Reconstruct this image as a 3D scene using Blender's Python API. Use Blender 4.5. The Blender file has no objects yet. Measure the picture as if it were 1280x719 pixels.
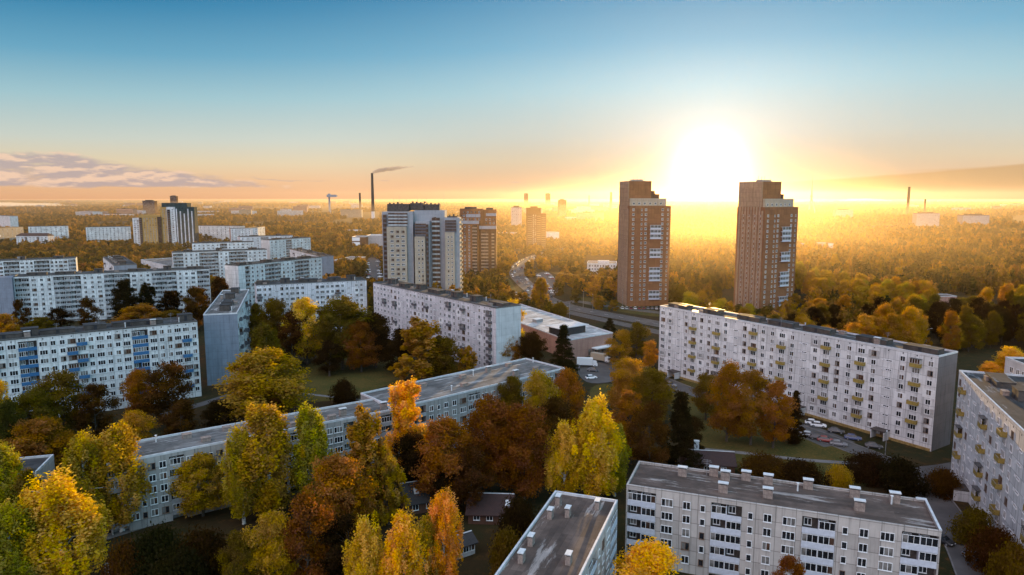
SKY_AIR, SKY_DUST, SKY_OZONE = 1.0, 1.2, 3.0
SKY_STRENGTH = 0.06
SUN_E, SUN_COL = 5.0, (1.0, 0.60, 0.20)
EXPOSURE = 0.7
def S(r, g, b):
    f = lambda c: ((c / 255 + 0.055) / 1.055) ** 2.4 if c > 10 else c / 255 / 12.92
    return (f(r), f(g), f(b))
SKY_GAIN = 10.0
NISH_GRADE = (0.022, 0.030, 0.06)
SKY_RAMP = [(0, S(232, 172, 126)), (1.5, S(238, 192, 146)), (3, S(228, 208, 172)), (5, S(204, 210, 198)), (8.5, S(160, 197, 205)), (12, S(104, 166, 194)), (16, S(52, 132, 172)), (21, S(26, 108, 156)), (60, S(24, 84, 135))]
BACK_FILL_L, BACK_FILL_R = (20.0, 16.2, 17.0), (8.4, 15.0, 18.6)
HALOS = [(22.0, 1.3, 2.5, (0.68, 0.84, 0.94)), (4.4, 1.25, 3.0, (0.95, 0.95, 0.96)), (1.6, 1.4, 40.0, (1.0, 0.93, 0.78))]
CL_DARK, CL_LIT, CL_BANK = (4.8, 4.0, 4.1), (9.2, 6.4, 4.8), (5.6, 3.7, 1.9)
HAZE_DENS, HAZE_G, HAZE_COL = 0.10e-4, 0.80, (1.0, 0.86, 0.72)
HAZE_TOP = 190.0
MIST_TOP, MIST_DENS, MIST_G, MIST_COL = 50.0, 0.95e-4, 0.62, (1.0, 0.84, 0.66)
import bpy, bmesh, math, random
from mathutils import Vector, Matrix, noise
R = math.radians
rnd = random.Random(7)
SC = bpy.context.scene
COL = SC.collection

# ------------------------------------------------------------------ camera
F_PX, CAM_H = 860.0, 67.0
PITCH = math.atan((359.5 - 247.0) / F_PX)
cam_d = bpy.data.cameras.new('camera'); cam = bpy.data.objects.new('camera', cam_d); COL.objects.link(cam)
cam.location = (0, 0, CAM_H)
cam.rotation_euler = (math.pi / 2 - PITCH, 0, 0)
cam_d.sensor_width = 36.0
cam_d.lens = 36.0 * F_PX / 1280.0
cam_d.clip_start = 1.0
cam_d.clip_end = 60000.0
SC.camera = cam

def ray(px, py):
    dx = (px - 640.0) / F_PX; dv = (py - 359.5) / F_PX
    c, s = math.cos(PITCH), math.sin(PITCH)
    return Vector((dx, c - dv * s, -s - dv * c))
def P(px, py, z=0.0):
    """photo pixel -> point on the horizontal plane at height z"""
    d = ray(px, py); t = (z - CAM_H) / d.z
    return Vector((d.x * t, d.y * t, z))
def proj(p):
    c, s = math.cos(PITCH), math.sin(PITCH)
    y, z = p[1], p[2] - CAM_H
    dep = y * c - z * s; up = y * s + z * c
    return (640 + F_PX * p[0] / dep, 359.5 - F_PX * up / dep, dep)
def height_at(x, y, py):
    """height of a point above ground (x,y) that projects to row py"""
    lo, hi = -5.0, 400.0
    for _ in range(50):
        m = (lo + hi) / 2
        if proj((x, y, m))[1] > py: lo = m
        else: hi = m
    return (lo + hi) / 2

# ------------------------------------------------------------------ node helpers
def newmat(name):
    m = bpy.data.materials.new(name); m.use_nodes = True
    nt = m.node_tree; nt.nodes.clear()
    out = nt.nodes.new('ShaderNodeOutputMaterial')
    b = nt.nodes.new('ShaderNodeBsdfPrincipled')
    nt.links.new(b.outputs[0], out.inputs[0])
    return m, nt, b, out
class NB:
    def __init__(s, nt): s.nt = nt
    def n(s, t, **kw):
        x = s.nt.nodes.new(t)
        for k, v in kw.items(): setattr(x, k, v)
        return x
    def l(s, a, b): s.nt.links.new(a, b)
    def put(s, v, sock):
        if hasattr(v, 'is_linked') or hasattr(v, 'links'): s.l(v, sock)
        else: sock.default_value = v
    def math(s, op, a, b=None, c=None, clamp=False):
        x = s.n('ShaderNodeMath', operation=op, use_clamp=clamp)
        s.put(a, x.inputs[0])
        if b is not None: s.put(b, x.inputs[1])
        if c is not None: s.put(c, x.inputs[2])
        return x.outputs[0]
    def mix(s, f, a, b, blend='MIX'):
        x = s.n('ShaderNodeMix', data_type='RGBA', blend_type=blend)
        s.put(f, x.inputs[0]); s.put(a, x.inputs[6]); s.put(b, x.inputs[7])
        return x.outputs[2]
    def mapr(s, v, a, b, c=0.0, d=1.0, smooth=True):
        x = s.n('ShaderNodeMapRange', interpolation_type='SMOOTHSTEP' if smooth else 'LINEAR')
        s.put(v, x.inputs[0])
        for i, q in enumerate((a, b, c, d)): s.put(q, x.inputs[i + 1])
        return x.outputs[0]
    def noise(s, vec, scale, detail=4.0, rough=0.55, out=0):
        x = s.n('ShaderNodeTexNoise')
        s.put(vec, x.inputs['Vector']); x.inputs['Scale'].default_value = scale
        x.inputs['Detail'].default_value = detail; x.inputs['Roughness'].default_value = rough
        return x.outputs[out]
    def comb(s, x, y, z):
        c = s.n('ShaderNodeCombineXYZ')
        s.put(x, c.inputs[0]); s.put(y, c.inputs[1]); s.put(z, c.inputs[2])
        return c.outputs[0]
    def sep(s, v):
        c = s.n('ShaderNodeSeparateXYZ'); s.put(v, c.inputs[0]); return c.outputs
    def ramp(s, f, stops):
        r = s.n('ShaderNodeValToRGB'); s.put(f, r.inputs[0])
        e = r.color_ramp.elements
        while len(e) < len(stops): e.new(0.5)
        for q, (p, c) in zip(e, stops): q.position = p; q.color = c if len(c) == 4 else (*c, 1)
        return r.outputs[0]
def C4(*c): return (c[0], c[1], c[2], 1.0)

# ------------------------------------------------------------------ world, sun, haze
SUN_AZ, SUN_EL = math.atan2(885 - 640, F_PX), R(4.2)
SUN_DIR = Vector((math.sin(SUN_AZ) * math.cos(SUN_EL), math.cos(SUN_AZ) * math.cos(SUN_EL), math.sin(SUN_EL)))
w = bpy.data.worlds.new('World'); SC.world = w; w.use_nodes = True
nt = w.node_tree; nt.nodes.clear(); k = NB(nt)
wout = k.n('ShaderNodeOutputWorld'); bg = k.n('ShaderNodeBackground'); k.l(bg.outputs[0], wout.inputs[0])
sky = k.n('ShaderNodeTexSky', sky_type='NISHITA')
sky.sun_disc = False; sky.sun_elevation = SUN_EL; sky.sun_rotation = SUN_AZ
sky.altitude = 50; sky.air_density = SKY_AIR; sky.dust_density = SKY_DUST; sky.ozone_density = SKY_OZONE
tc = k.n('ShaderNodeTexCoord'); D = tc.outputs['Generated']
dx, dy, dz = k.sep(D)
el = k.math('MULTIPLY', k.math('ARCSINE', dz), 180 / math.pi)
az = k.math('MULTIPLY', k.math('ARCTAN2', dx, dy), 180 / math.pi)
# dawn gradient of this sky by elevation, on top of the sky texture
sang = k.math('ABSOLUTE', k.math('SUBTRACT', az, SUN_AZ * 180 / math.pi))
elg = k.math('MULTIPLY', el, k.mapr(sang, 5.0, 56.0, 1.0, 1.22))      # darker blue sooner, away from the sun
grad = k.ramp(k.math('DIVIDE', elg, 60.0, clamp=True), [(e / 60.0, tuple(q * SKY_GAIN for q in c)) for e, c in SKY_RAMP])
lowf = k.math('MULTIPLY', k.mapr(el, 10.0, 1.0), k.mapr(sang, 34.0, 6.0, 0.0, 0.5))     # the band under the sun is lit through the haze instead
gdim = k.math('SUBTRACT', 1.0, lowf)
grad = k.mix(1.0, grad, k.comb(gdim, gdim, gdim), 'MULTIPLY')
skyc = k.mix(1.0, k.mix(1.0, sky.outputs[0], C4(*NISH_GRADE), 'MULTIPLY'), grad, 'ADD')
# added fill light for the facades, unseen behind and above the camera: lilac on the left, blue on the right
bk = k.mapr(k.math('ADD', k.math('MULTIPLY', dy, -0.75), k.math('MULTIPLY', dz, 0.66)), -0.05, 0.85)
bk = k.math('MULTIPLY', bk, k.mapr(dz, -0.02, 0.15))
skyc = k.mix(1.0, skyc, k.mix(1.0, bk, k.mix(k.mapr(dx, -0.6, 0.6), C4(*BACK_FILL_L), C4(*BACK_FILL_R)), 'MULTIPLY'), 'ADD')
# bright air round the sun (aureole): falls off with the angle from the sun
dot = k.n('ShaderNodeVectorMath', operation='DOT_PRODUCT'); k.l(D, dot.inputs[0]); dot.inputs[1].default_value = Vector((math.sin(SUN_AZ) * math.cos(R(2.0)), math.cos(SUN_AZ) * math.cos(R(2.0)), math.sin(R(2.0))))
ang = k.math('MULTIPLY', k.math('ARCCOSINE', k.math('MINIMUM', dot.outputs['Value'], 0.999999)), 180 / math.pi)
def halo(width, power, amp, col):
    q = k.math('POWER', k.math('DIVIDE', ang, width), power)
    e = k.math('MULTIPLY', k.math('EXPONENT', k.math('MULTIPLY', q, -1.0)), amp)
    return k.mix(1.0, C4(0, 0, 0), k.mix(1.0, e, C4(*col), 'MULTIPLY'), 'ADD')
for h in HALOS:
    skyc = k.mix(1.0, skyc, halo(*h), 'ADD')
# clouds: a puffy bank low on the left, a long flat bank low on the right, thin streaks between
v1 = k.comb(k.math('MULTIPLY', az, 0.30), k.math('MULTIPLY', el, 1.15), 3.3)
n1 = k.noise(v1, 1.0, 6.0, 0.55)
v1b = k.comb(k.math('MULTIPLY', az, 0.30), k.math('MULTIPLY', k.math('ADD', el, 0.25), 1.15), 3.3)
n1b = k.noise(v1b, 1.0, 6.0, 0.55)
top = k.mapr(az, -33.0, -19.0, 3.7, 1.6, False)
envl = k.math('MULTIPLY', k.mapr(k.math('SUBTRACT', el, top), 0.25, -1.3), k.mapr(el, 0.25, 1.0))
envl = k.math('MULTIPLY', envl, k.mapr(az, -13.0, -19.0))
m1 = k.mapr(k.math('ADD', k.math('MULTIPLY', envl, 0.60), n1), 0.82, 1.06)
lit = k.mapr(k.math('SUBTRACT', n1, n1b), -0.04, 0.09)
c1 = k.mix(lit, C4(*CL_DARK), C4(*CL_LIT))
skyc = k.mix(k.math('MULTIPLY', m1, 0.85), skyc, c1)
v2 = k.comb(k.math('MULTIPLY', az, 0.07), k.math('MULTIPLY', k.math('SUBTRACT', el, k.math('MULTIPLY', az, 0.055)), 1.6), 8.1)
n2 = k.noise(v2, 1.6, 5.0, 0.5)
top2 = k.mapr(az, 20.0, 38.0, 1.05, 2.35, False)
m2 = k.mapr(k.math('ADD', k.math('SUBTRACT', el, top2), k.math('MULTIPLY', k.math('SUBTRACT', n2, 0.5), 0.9)), 0.12, -0.2)
m2 = k.math('MULTIPLY', m2, k.mapr(az, 19.0, 28.0))
m2 = k.math('MULTIPLY', m2, k.mapr(el, 0.1, 0.9))
skyc = k.mix(k.math('MULTIPLY', m2, 0.85), skyc, C4(*CL_BANK))
v3 = k.comb(k.math('MULTIPLY', az, 0.28), k.math('MULTIPLY', el, 2.6), 1.7)
n3 = k.noise(v3, 1.0, 4.0, 0.5)
m3 = k.math('MULTIPLY', k.mapr(n3, 0.62, 0.70), k.math('MULTIPLY', k.mapr(el, 0.3, 0.8), k.mapr(el, 2.6, 1.6)))
m3 = k.math('MULTIPLY', m3, k.math('MULTIPLY', k.mapr(az, -24.0, -19.0), k.mapr(az, 9.0, 5.0)))
skyc = k.mix(k.math('MULTIPLY', m3, 0.45), skyc, C4(*CL_DARK))
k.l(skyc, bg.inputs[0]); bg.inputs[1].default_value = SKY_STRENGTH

sun_d = bpy.data.lights.new('sun', 'SUN'); sun = bpy.data.objects.new('sun', sun_d); COL.objects.link(sun)
sun_d.energy = SUN_E; sun_d.color = SUN_COL; sun_d.angle = R(0.5)
sun.rotation_mode = 'QUATERNION'; sun.rotation_quaternion = SUN_DIR.to_track_quat('Z', 'Y')
sun.location = SUN_DIR * 300

SC.view_settings.view_transform = 'Standard'
try: SC.view_settings.look = 'None'
except Exception: pass
SC.view_settings.gamma = 1.0
SC.view_settings.exposure = EXPOSURE
SC.cycles.max_bounces = 5; SC.cycles.diffuse_bounces = 3; SC.cycles.glossy_bounces = 2
SC.cycles.transmission_bounces = 3; SC.cycles.transparent_max_bounces = 8; SC.cycles.volume_bounces = 1
SC.cycles.use_denoising = True
SC.cycles.caustics_reflective = False; SC.cycles.caustics_refractive = False
SC.cycles.sample_clamp_indirect = 6.0

# ------------------------------------------------------------------ object helpers
class MB:
    """collects boxes, quads, prisms with material indices and builds ONE mesh object"""
    def __init__(s): s.v = []; s.f = []; s.m = []; s.uv = []
    def quad(s, a, b, c, d, mi=0, uv=None):
        i = len(s.v); s.v += [tuple(a), tuple(b), tuple(c), tuple(d)]
        s.f.append((i, i + 1, i + 2, i + 3)); s.m.append(mi)
        s.uv.append(uv or ((0, 0), (1, 0), (1, 1), (0, 1)))
    def poly(s, pts, mi=0):
        i = len(s.v); s.v += [tuple(p) for p in pts]
        s.f.append(tuple(range(i, i + len(pts)))); s.m.append(mi)
        s.uv.append(tuple((0, 0) for _ in pts))
    def box(s, x0, x1, y0, y1, z0, z1, mi=0, bottom=True):
        a = [(x0, y0, z0), (x1, y0, z0), (x1, y1, z0), (x0, y1, z0), (x0, y0, z1), (x1, y0, z1), (x1, y1, z1), (x0, y1, z1)]
        uf = lambda u0, u1: ((u0, z0), (u1, z0), (u1, z1), (u0, z1))
        s.quad(a[0], a[1], a[5], a[4], mi, uf(x0, x1)); s.quad(a[1], a[2], a[6], a[5], mi, uf(y0, y1))
        s.quad(a[2], a[3], a[7], a[6], mi, uf(x0, x1)); s.quad(a[3], a[0], a[4], a[7], mi, uf(y0, y1))
        s.quad(a[4], a[5], a[6], a[7], mi, ((x0, y0), (x1, y0), (x1, y1), (x0, y1)))
        if bottom: s.quad(a[3], a[2], a[1], a[0], mi)
    def prism(s, pts, z0, z1, mi=0, cap=None):
        """footprint pts counter-clockwise, walls and top"""
        n = len(pts); acc = 0
        for i in range(n):
            p, q = pts[i], pts[(i + 1) % n]
            L = math.hypot(q[0] - p[0], q[1] - p[1])
            horiz = abs(q[0] - p[0]) >= abs(q[1] - p[1])
            u0, u1 = (p[0], q[0]) if horiz else (p[1], q[1])
            s.quad((p[0], p[1], z0), (q[0], q[1], z0), (q[0], q[1], z1), (p[0], p[1], z1), mi, ((u0, z0), (u1, z0), (u1, z1), (u0, z1)))
        s.poly([(p[0], p[1], z1) for p in pts], mi if cap is None else cap)
        s.poly([(p[0], p[1], z0) for p in reversed(pts)], mi)
    def cyl(s, x, y, z0, z1, r0, r1=None, n=10, mi=0, x1=None, y1=None):
        r1 = r0 if r1 is None else r1; x1 = x if x1 is None else x1; y1 = y if y1 is None else y1
        A = [(x + r0 * math.cos(2 * math.pi * i / n), y + r0 * math.sin(2 * math.pi * i / n), z0) for i in range(n)]
        B = [(x1 + r1 * math.cos(2 * math.pi * i / n), y1 + r1 * math.sin(2 * math.pi * i / n), z1) for i in range(n)]
        for i in range(n):
            j = (i + 1) % n; s.quad(A[i], A[j], B[j], B[i], mi)
        s.poly(B, mi); s.poly(list(reversed(A)), mi)
    def tube(s, p, q, r0, r1=None, n=5, mi=0):
        p, q = Vector(p), Vector(q); r1 = r0 if r1 is None else r1
        d = (q - p).normalized(); a = d.orthogonal().normalized(); b = d.cross(a)
        A = [p + (a * math.cos(2 * math.pi * i / n) + b * math.sin(2 * math.pi * i / n)) * r0 for i in range(n)]
        B = [q + (a * math.cos(2 * math.pi * i / n) + b * math.sin(2 * math.pi * i / n)) * r1 for i in range(n)]
        for i in range(n):
            j = (i + 1) % n; s.quad(A[i], A[j], B[j], B[i], mi)
        s.poly(B, mi); s.poly(list(reversed(A)), mi)
    def mesh(s, name, mats):
        me = bpy.data.meshes.new(name)
        me.from_pydata(s.v, [], s.f)
        for m in (mats if isinstance(mats, (list, tuple)) else [mats]): me.materials.append(m)
        me.polygons.foreach_set('material_index', s.m)
        uvl = me.uv_layers.new(name='UVMap')
        flat = [c for f in s.uv for p in f for c in p]
        uvl.data.foreach_set('uv', flat)
        me.update()
        return me
    def build(s, name, mats, parent=None):
        return put(name, s.mesh(name, mats), parent)
def put(name, me, parent=None, loc=None, rz=None):
    o = bpy.data.objects.new(name, me); COL.objects.link(o)
    if parent: o.parent = parent
    if loc is not None: o.location = loc
    if rz is not None: o.rotation_euler = (0, 0, rz)
    return o
def tag(o, label=None, cat=None, group=None, kind=None):
    if label: o['label'] = label
    if cat: o['category'] = cat
    if group: o['group'] = group
    if kind: o['kind'] = kind
    return o
def thing(name, label, cat, loc, rz=0.0, group=None):
    o = put(name, None, None, loc, rz); o.empty_display_size = 0.5
    return tag(o, label, cat, group)
# ------------------------------------------------------------------ materials
def wallmat(name, col, bay=3.2, floor=2.62, joint=0.55, var=0.14, rough=0.9, streak=0.25):
    """concrete panels: joints and tone differences panel by panel, rain streaks; UV is in metres"""
    m, nt, b, o = newmat(name); k = NB(nt)
    uv = k.n('ShaderNodeUVMap'); uv.uv_map = 'UVMap'
    u, v, _ = k.sep(uv.outputs[0])
    pu = k.math('DIVIDE', k.math('ADD', u, 400.0), bay); pv = k.math('DIVIDE', k.math('ADD', v, 0.9), floor)
    fu = k.math('FRACT', pu); fv = k.math('FRACT', pv)
    ju = k.math('LESS_THAN', k.math('ABSOLUTE', k.math('SUBTRACT', fu, 0.5)), 0.484)
    jv = k.math('LESS_THAN', k.math('ABSOLUTE', k.math('SUBTRACT', fv, 0.5)), 0.478)
    inside = k.math('MULTIPLY', ju, jv)
    wn = k.n('ShaderNodeTexWhiteNoise', noise_dimensions='2D')
    k.l(k.comb(k.math('FLOOR', pu), k.math('FLOOR', pv), 0.0), wn.inputs['Vector'])
    tone = k.mapr(wn.outputs['Value'], 0, 1, 1 - var, 1 + var * 0.4, False)
    obj = k.n('ShaderNodeTexCoord').outputs['Object']
    n = k.noise(obj, 0.35, 6, 0.65)
    st = k.n('ShaderNodeMapping'); k.l(obj, st.inputs[0]); st.inputs['Scale'].default_value = (1.6, 1.6, 0.09)
    ns = k.noise(st.outputs[0], 1.0, 4, 0.6)
    tone = k.math('MULTIPLY', tone, k.mapr(n, 0.3, 0.75, 0.88, 1.06))
    tone = k.math('MULTIPLY', tone, k.mapr(ns, 0.48, 0.72, 1.0, 1.0 - streak))
    tone = k.math('MULTIPLY', tone, k.mapr(inside, 0, 1, joint, 1.0, False))
    c = k.mix(1.0, C4(*col), k.comb(tone, tone, tone), 'MULTIPLY')
    k.l(c, b.inputs['Base Color']); b.inputs['Roughness'].default_value = rough
    b.inputs['Specular IOR Level'].default_value = 0.25
    bp = k.n('ShaderNodeBump'); bp.inputs['Strength'].default_value = 0.25; bp.inputs['Distance'].default_value = 0.05
    k.l(k.noise(obj, 3.0, 6, 0.7), bp.inputs['Height']); k.l(bp.outputs[0], b.inputs['Normal'])
    return m
def plain(name, col, rough=0.8, var=0.2, scale=1.5, metal=0.0, spec=0.3, bump=0.0):
    m, nt, b, o = newmat(name); k = NB(nt)
    obj = k.n('ShaderNodeTexCoord').outputs['Object']
    n = k.noise(obj, scale, 6, 0.62)
    t = k.mapr(n, 0.3, 0.72, 1 - var, 1 + var * 0.6)
    k.l(k.mix(1.0, C4(*col), k.comb(t, t, t), 'MULTIPLY'), b.inputs['Base Color'])
    b.inputs['Roughness'].default_value = rough; b.inputs['Metallic'].default_value = metal
    b.inputs['Specular IOR Level'].default_value = spec
    if bump:
        bp = k.n('ShaderNodeBump'); bp.inputs['Strength'].default_value = bump; bp.inputs['Distance'].default_value = 0.1
        k.l(n, bp.inputs['Height']); k.l(bp.outputs[0], b.inputs['Normal'])
    return m
def glassmat(name, col, rough=0.12, spec=0.6):
    m, nt, b, o = newmat(name); k = NB(nt)
    obj = k.n('ShaderNodeTexCoord').outputs['Object']
    oi = k.n('ShaderNodeObjectInfo')
    vv = k.n('ShaderNodeVectorMath', operation='ADD'); k.l(obj, vv.inputs[0]); k.l(oi.outputs['Random'], vv.inputs[1])
    t = k.mapr(k.noise(vv.outputs[0], 0.6, 2, 0.5), 0.3, 0.7, 0.5, 1.6)
    k.l(k.mix(1.0, C4(*col), k.comb(t, t, t), 'MULTIPLY'), b.inputs['Base Color'])
    b.inputs['Roughness'].default_value = rough; b.inputs['Specular IOR Level'].default_value = spec
    return m
def roofmat(name, base, stain, puddle=True, seam=1.0):
    """bitumen felt: strips along the roof, grey patches, pale dried puddles, some still wet"""
    m, nt, b, o = newmat(name); k = NB(nt)
    obj = k.n('ShaderNodeTexCoord').outputs['Object']
    n = k.noise(obj, 0.22, 7, 0.6); n2 = k.noise(obj, 1.3, 6, 0.7)
    c = k.mix(k.mapr(n, 0.40, 0.66), C4(*base), C4(*[q * 1.7 for q in base]))
    c = k.mix(k.math('MULTIPLY', k.mapr(n2, 0.5, 0.75), 0.5), c, C4(*[q * 0.55 for q in base]))
    st = k.n('ShaderNodeMapping'); k.l(obj, st.inputs[0]); st.inputs['Scale'].default_value = (0.07, 0.35, 0.3)
    n3 = k.noise(st.outputs[0], 1.0, 8, 0.66)
    p = k.mapr(n3, 0.555, 0.63)
    if puddle: c = k.mix(k.math('MULTIPLY', p, 0.85), c, C4(*stain))
    x, y, z = k.sep(obj)
    wn = k.n('ShaderNodeTexWhiteNoise', noise_dimensions='2D'); k.l(k.comb(k.math('FLOOR', k.math('DIVIDE', x, 6.3)), k.math('FLOOR', k.math('DIVIDE', y, seam)), 0.0), wn.inputs['Vector'])
    tv = k.mapr(wn.outputs['Value'], 0, 1, 0.72, 1.22, False); c = k.mix(1.0, c, k.comb(tv, tv, tv), 'MULTIPLY')
    sm = k.math('LESS_THAN', k.math('FRACT', k.math('DIVIDE', y, seam)), 0.05)
    c = k.mix(k.math('MULTIPLY', sm, 0.45), c, C4(*[q * 0.4 for q in base]))
    k.l(c, b.inputs['Base Color'])
    k.l(k.mapr(p, 0, 1, 0.85, 0.38) if puddle else k.mapr(n, 0, 1, 0.9, 0.8), b.inputs['Roughness'])
    b.inputs['Specular IOR Level'].default_value = 0.3
    return m
def corrugated(name, col, pitch=0.16):
    m, nt, b, o = newmat(name); k = NB(nt)
    obj = k.n('ShaderNodeTexCoord').outputs['Object']; x, y, z = k.sep(obj)
    wv = k.math('SINE', k.math('MULTIPLY', k.math('ADD', x, y), 2 * math.pi / pitch))
    bp = k.n('ShaderNodeBump'); bp.inputs['Strength'].default_value = 0.6; bp.inputs['Distance'].default_value = 0.03
    k.l(wv, bp.inputs['Height']); k.l(bp.outputs[0], b.inputs['Normal'])
    t = k.mapr(k.noise(obj, 1.2, 5, 0.7), 0.3, 0.75, 1.1, 0.65)
    k.l(k.mix(1.0, C4(*col), k.comb(t, t, t), 'MULTIPLY'), b.inputs['Base Color'])
    b.inputs['Roughness'].default_value = 0.75
    return m

M = {}
M['white_wall'] = wallmat('painted panel', (0.66, 0.655, 0.65), joint=0.60, var=0.18, streak=0.5)
M['lilac_wall'] = wallmat('pale panel', (0.62, 0.60, 0.62), joint=0.58, var=0.19, streak=0.5)
M['concrete_wall'] = wallmat('exposed aggregate panel', (0.47, 0.425, 0.39), joint=0.5, var=0.22, streak=0.35)
M['concrete_dark'] = wallmat('grey aggregate panel', (0.33, 0.315, 0.30), joint=0.5, var=0.24, streak=0.4)
M['blue_wall'] = wallmat('blue grey panel', (0.20, 0.23, 0.28), joint=0.8, var=0.08)
M['plain_wall'] = wallmat('gable panel', (0.54, 0.53, 0.53), bay=6.4, joint=0.85, var=0.07)
M['cream'] = wallmat('cream render', (0.40, 0.33, 0.25), bay=6, floor=3.0, joint=0.85, var=0.06)
M['grey_render'] = wallmat('grey render', (0.33, 0.33, 0.35), bay=6, floor=3.0, joint=0.88, var=0.05)
M['tan_wall'] = wallmat('tan panel', (0.36, 0.245, 0.165), joint=0.7)
M['brick'] = wallmat('brown brick', (0.25, 0.105, 0.045), bay=4, floor=2.9, joint=0.8, var=0.12)
M['brick_dark'] = wallmat('dark brick', (0.10, 0.048, 0.03), bay=4, floor=2.9, joint=0.8, var=0.12)
M['ochre'] = wallmat('ochre render', (0.42, 0.25, 0.08), bay=5, floor=2.9, joint=0.85, var=0.06)
M['green_glass'] = wallmat('dark green cladding', (0.035, 0.055, 0.055), bay=2.2, floor=2.9, joint=1.6, var=0.3)
M['pink_wall'] = wallmat('brownish pink render', (0.40, 0.23, 0.18), bay=5, floor=4, joint=0.85, var=0.08)
M['patch_white'] = plain('fresh insulation panel', (0.72, 0.72, 0.71), 0.85, 0.1)
M['patch_grey'] = plain('weathered render patch', (0.40, 0.39, 0.38), 0.9, 0.25)
M['frame'] = plain('white window frame', (0.72, 0.72, 0.72), 0.5, 0.08)
M['frame_brown'] = plain('brown wooden frame', (0.16, 0.10, 0.07), 0.6, 0.2)
M['glass'] = glassmat('dark window glass', (0.016, 0.018, 0.022))
M['glass_mid'] = glassmat('curtained window glass', (0.17, 0.16, 0.15), 0.25)
M['glass_warm'] = glassmat('brownish window glass', (0.075, 0.042, 0.03), 0.18)
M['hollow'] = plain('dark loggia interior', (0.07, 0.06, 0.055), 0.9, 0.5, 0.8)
M['slot'] = plain('attic vent', (0.03, 0.03, 0.035), 0.9)
M['parapet_pale'] = plain('pale loggia panel', (0.50, 0.52, 0.58), 0.8, 0.12)
M['parapet_tan'] = plain('tan loggia panel', (0.27, 0.20, 0.155), 0.85, 0.2)
M['parapet_brown'] = plain('brown loggia panel', (0.17, 0.115, 0.085), 0.85, 0.2)
M['parapet_blue'] = plain('blue loggia panel', (0.03, 0.12, 0.26), 0.7, 0.15)
M['parapet_grey'] = plain('weathered loggia panel', (0.34, 0.35, 0.36), 0.85, 0.35, 0.6)
M['yellow_balcony'] = corrugated('yellow corrugated balcony', (0.34, 0.24, 0.05))
M['plinth'] = plain('ochre plinth', (0.30, 0.20, 0.07), 0.9, 0.4)
M['gable_dark'] = wallmat('dark brownish gable panel', (0.15, 0.135, 0.14), bay=6.4, joint=0.85, var=0.06)
M['dark_balcony'] = corrugated('dark corrugated balcony', (0.11, 0.10, 0.11))
M['blue_balcony'] = corrugated('blue corrugated balcony', (0.03, 0.14, 0.30))
M['roof_dark'] = roofmat('dark bitumen roof', (0.035, 0.034, 0.034), (0.16, 0.16, 0.165))
M['roof_grey'] = roofmat('grey bitumen roof', (0.10, 0.095, 0.09), (0.36, 0.34, 0.32))
M['roof_brown'] = roofmat('brownish bitumen roof', (0.075, 0.053, 0.043), (0.36, 0.31, 0.28))
M['roof_white'] = roofmat('pale membrane roof', (0.30, 0.295, 0.29), (0.48, 0.47, 0.46), seam=2.0)
M['coping'] = plain('zinc coping', (0.55, 0.55, 0.56), 0.45, 0.2, 0.8, spec=0.5)
M['coping_dark'] = plain('dark coping', (0.10, 0.095, 0.09), 0.6, 0.3)
M['vent'] = plain('vent block brick', (0.27, 0.21, 0.18), 0.9, 0.35, 2.0)
M['vent_cap'] = plain('vent cap', (0.62, 0.62, 0.62), 0.5, 0.15)
M['shed'] = plain('roof shed', (0.075, 0.062, 0.055), 0.9, 0.4, 0.8)
M['metal'] = plain('grey metal', (0.30, 0.30, 0.31), 0.45, 0.2, 1.0, metal=0.4)
M['red_roof'] = corrugated('red brown tin roof', (0.035, 0.012, 0.009), 0.35)
M['dark_roof'] = corrugated('dark slate roof', (0.03, 0.026, 0.026), 0.4)
M['asphalt'] = plain('asphalt', (0.085, 0.078, 0.075), 0.8, 0.35, 0.12)
M['pavement'] = plain('pavement', (0.16, 0.15, 0.145), 0.85, 0.3, 0.4)
M['paint'] = plain('road paint', (0.6, 0.6, 0.58), 0.7, 0.3, 0.5)

WMATS = [M['frame'], M['glass'], M['glass_mid'], M['glass_warm'], M['frame_brown']]
# ------------------------------------------------------------------ windows, loggias, balconies (shared meshes)
def add_window(mb, x, y, z, w, h, n, pane, fr=0, t=0.09):
    """window centred at x, sill at z, standing on the wall plane y (outside is -y)"""
    x0, x1 = x - w / 2, x + w / 2; f = 0.085; d = 0.10
    mb.box(x0, x1, y - d, y, z, z + f, fr); mb.box(x0, x1, y - d, y, z + h - f, z + h, fr)
    ww = (w - f) / n
    for i in range(n + 1):
        xa = x0 + i * ww
        mb.box(xa, xa + f, y - d, y, z + f, z + h - f, fr)
    for i in range(n):
        xa = x0 + i * ww + f; xb = x0 + (i + 1) * ww
        mb.quad((xa, y - 0.035, z + f), (xb, y - 0.035, z + f), (xb, y - 0.035, z + h - f), (xa, y - 0.035, z + h - f), pane[i % len(pane)])
    mb.box(x0 - 0.05, x1 + 0.05, y - 0.16, y, z - 0.06, z - 0.004, fr)   # sill
def window_set(n, w, h, seed):
    r = random.Random(seed); out = []
    for i in range(5):
        pane = [1 if r.random() < 0.50 else (2 if r.random() < 0.6 else 3) for _ in range(n)]
        if i in (0, 1): pane = [1] * n
        if i == 4: pane = [2] * n
        mb = MB(); add_window(mb, 0, 0, 0, w, h, n, pane, fr=4 if i == 3 else 0)
        out.append(mb)
    return out
WIN = {'1': window_set(1, 0.85, 1.25, 1), '2': window_set(2, 1.35, 1.45, 2), '3': window_set(3, 2.05, 1.45, 3)}
def stair_mb(seed):
    r = random.Random(seed); mb = MB()
    add_window(mb, 0.35, 0, 0.1, 1.6, 0.55, 3, [1])
    add_window(mb, -1.15, 0, 0.25, 0.8, 0.28, 1, [1])
    return mb
WIN['s'] = [stair_mb(i) for i in range(2)]
WMESH = {}
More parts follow.
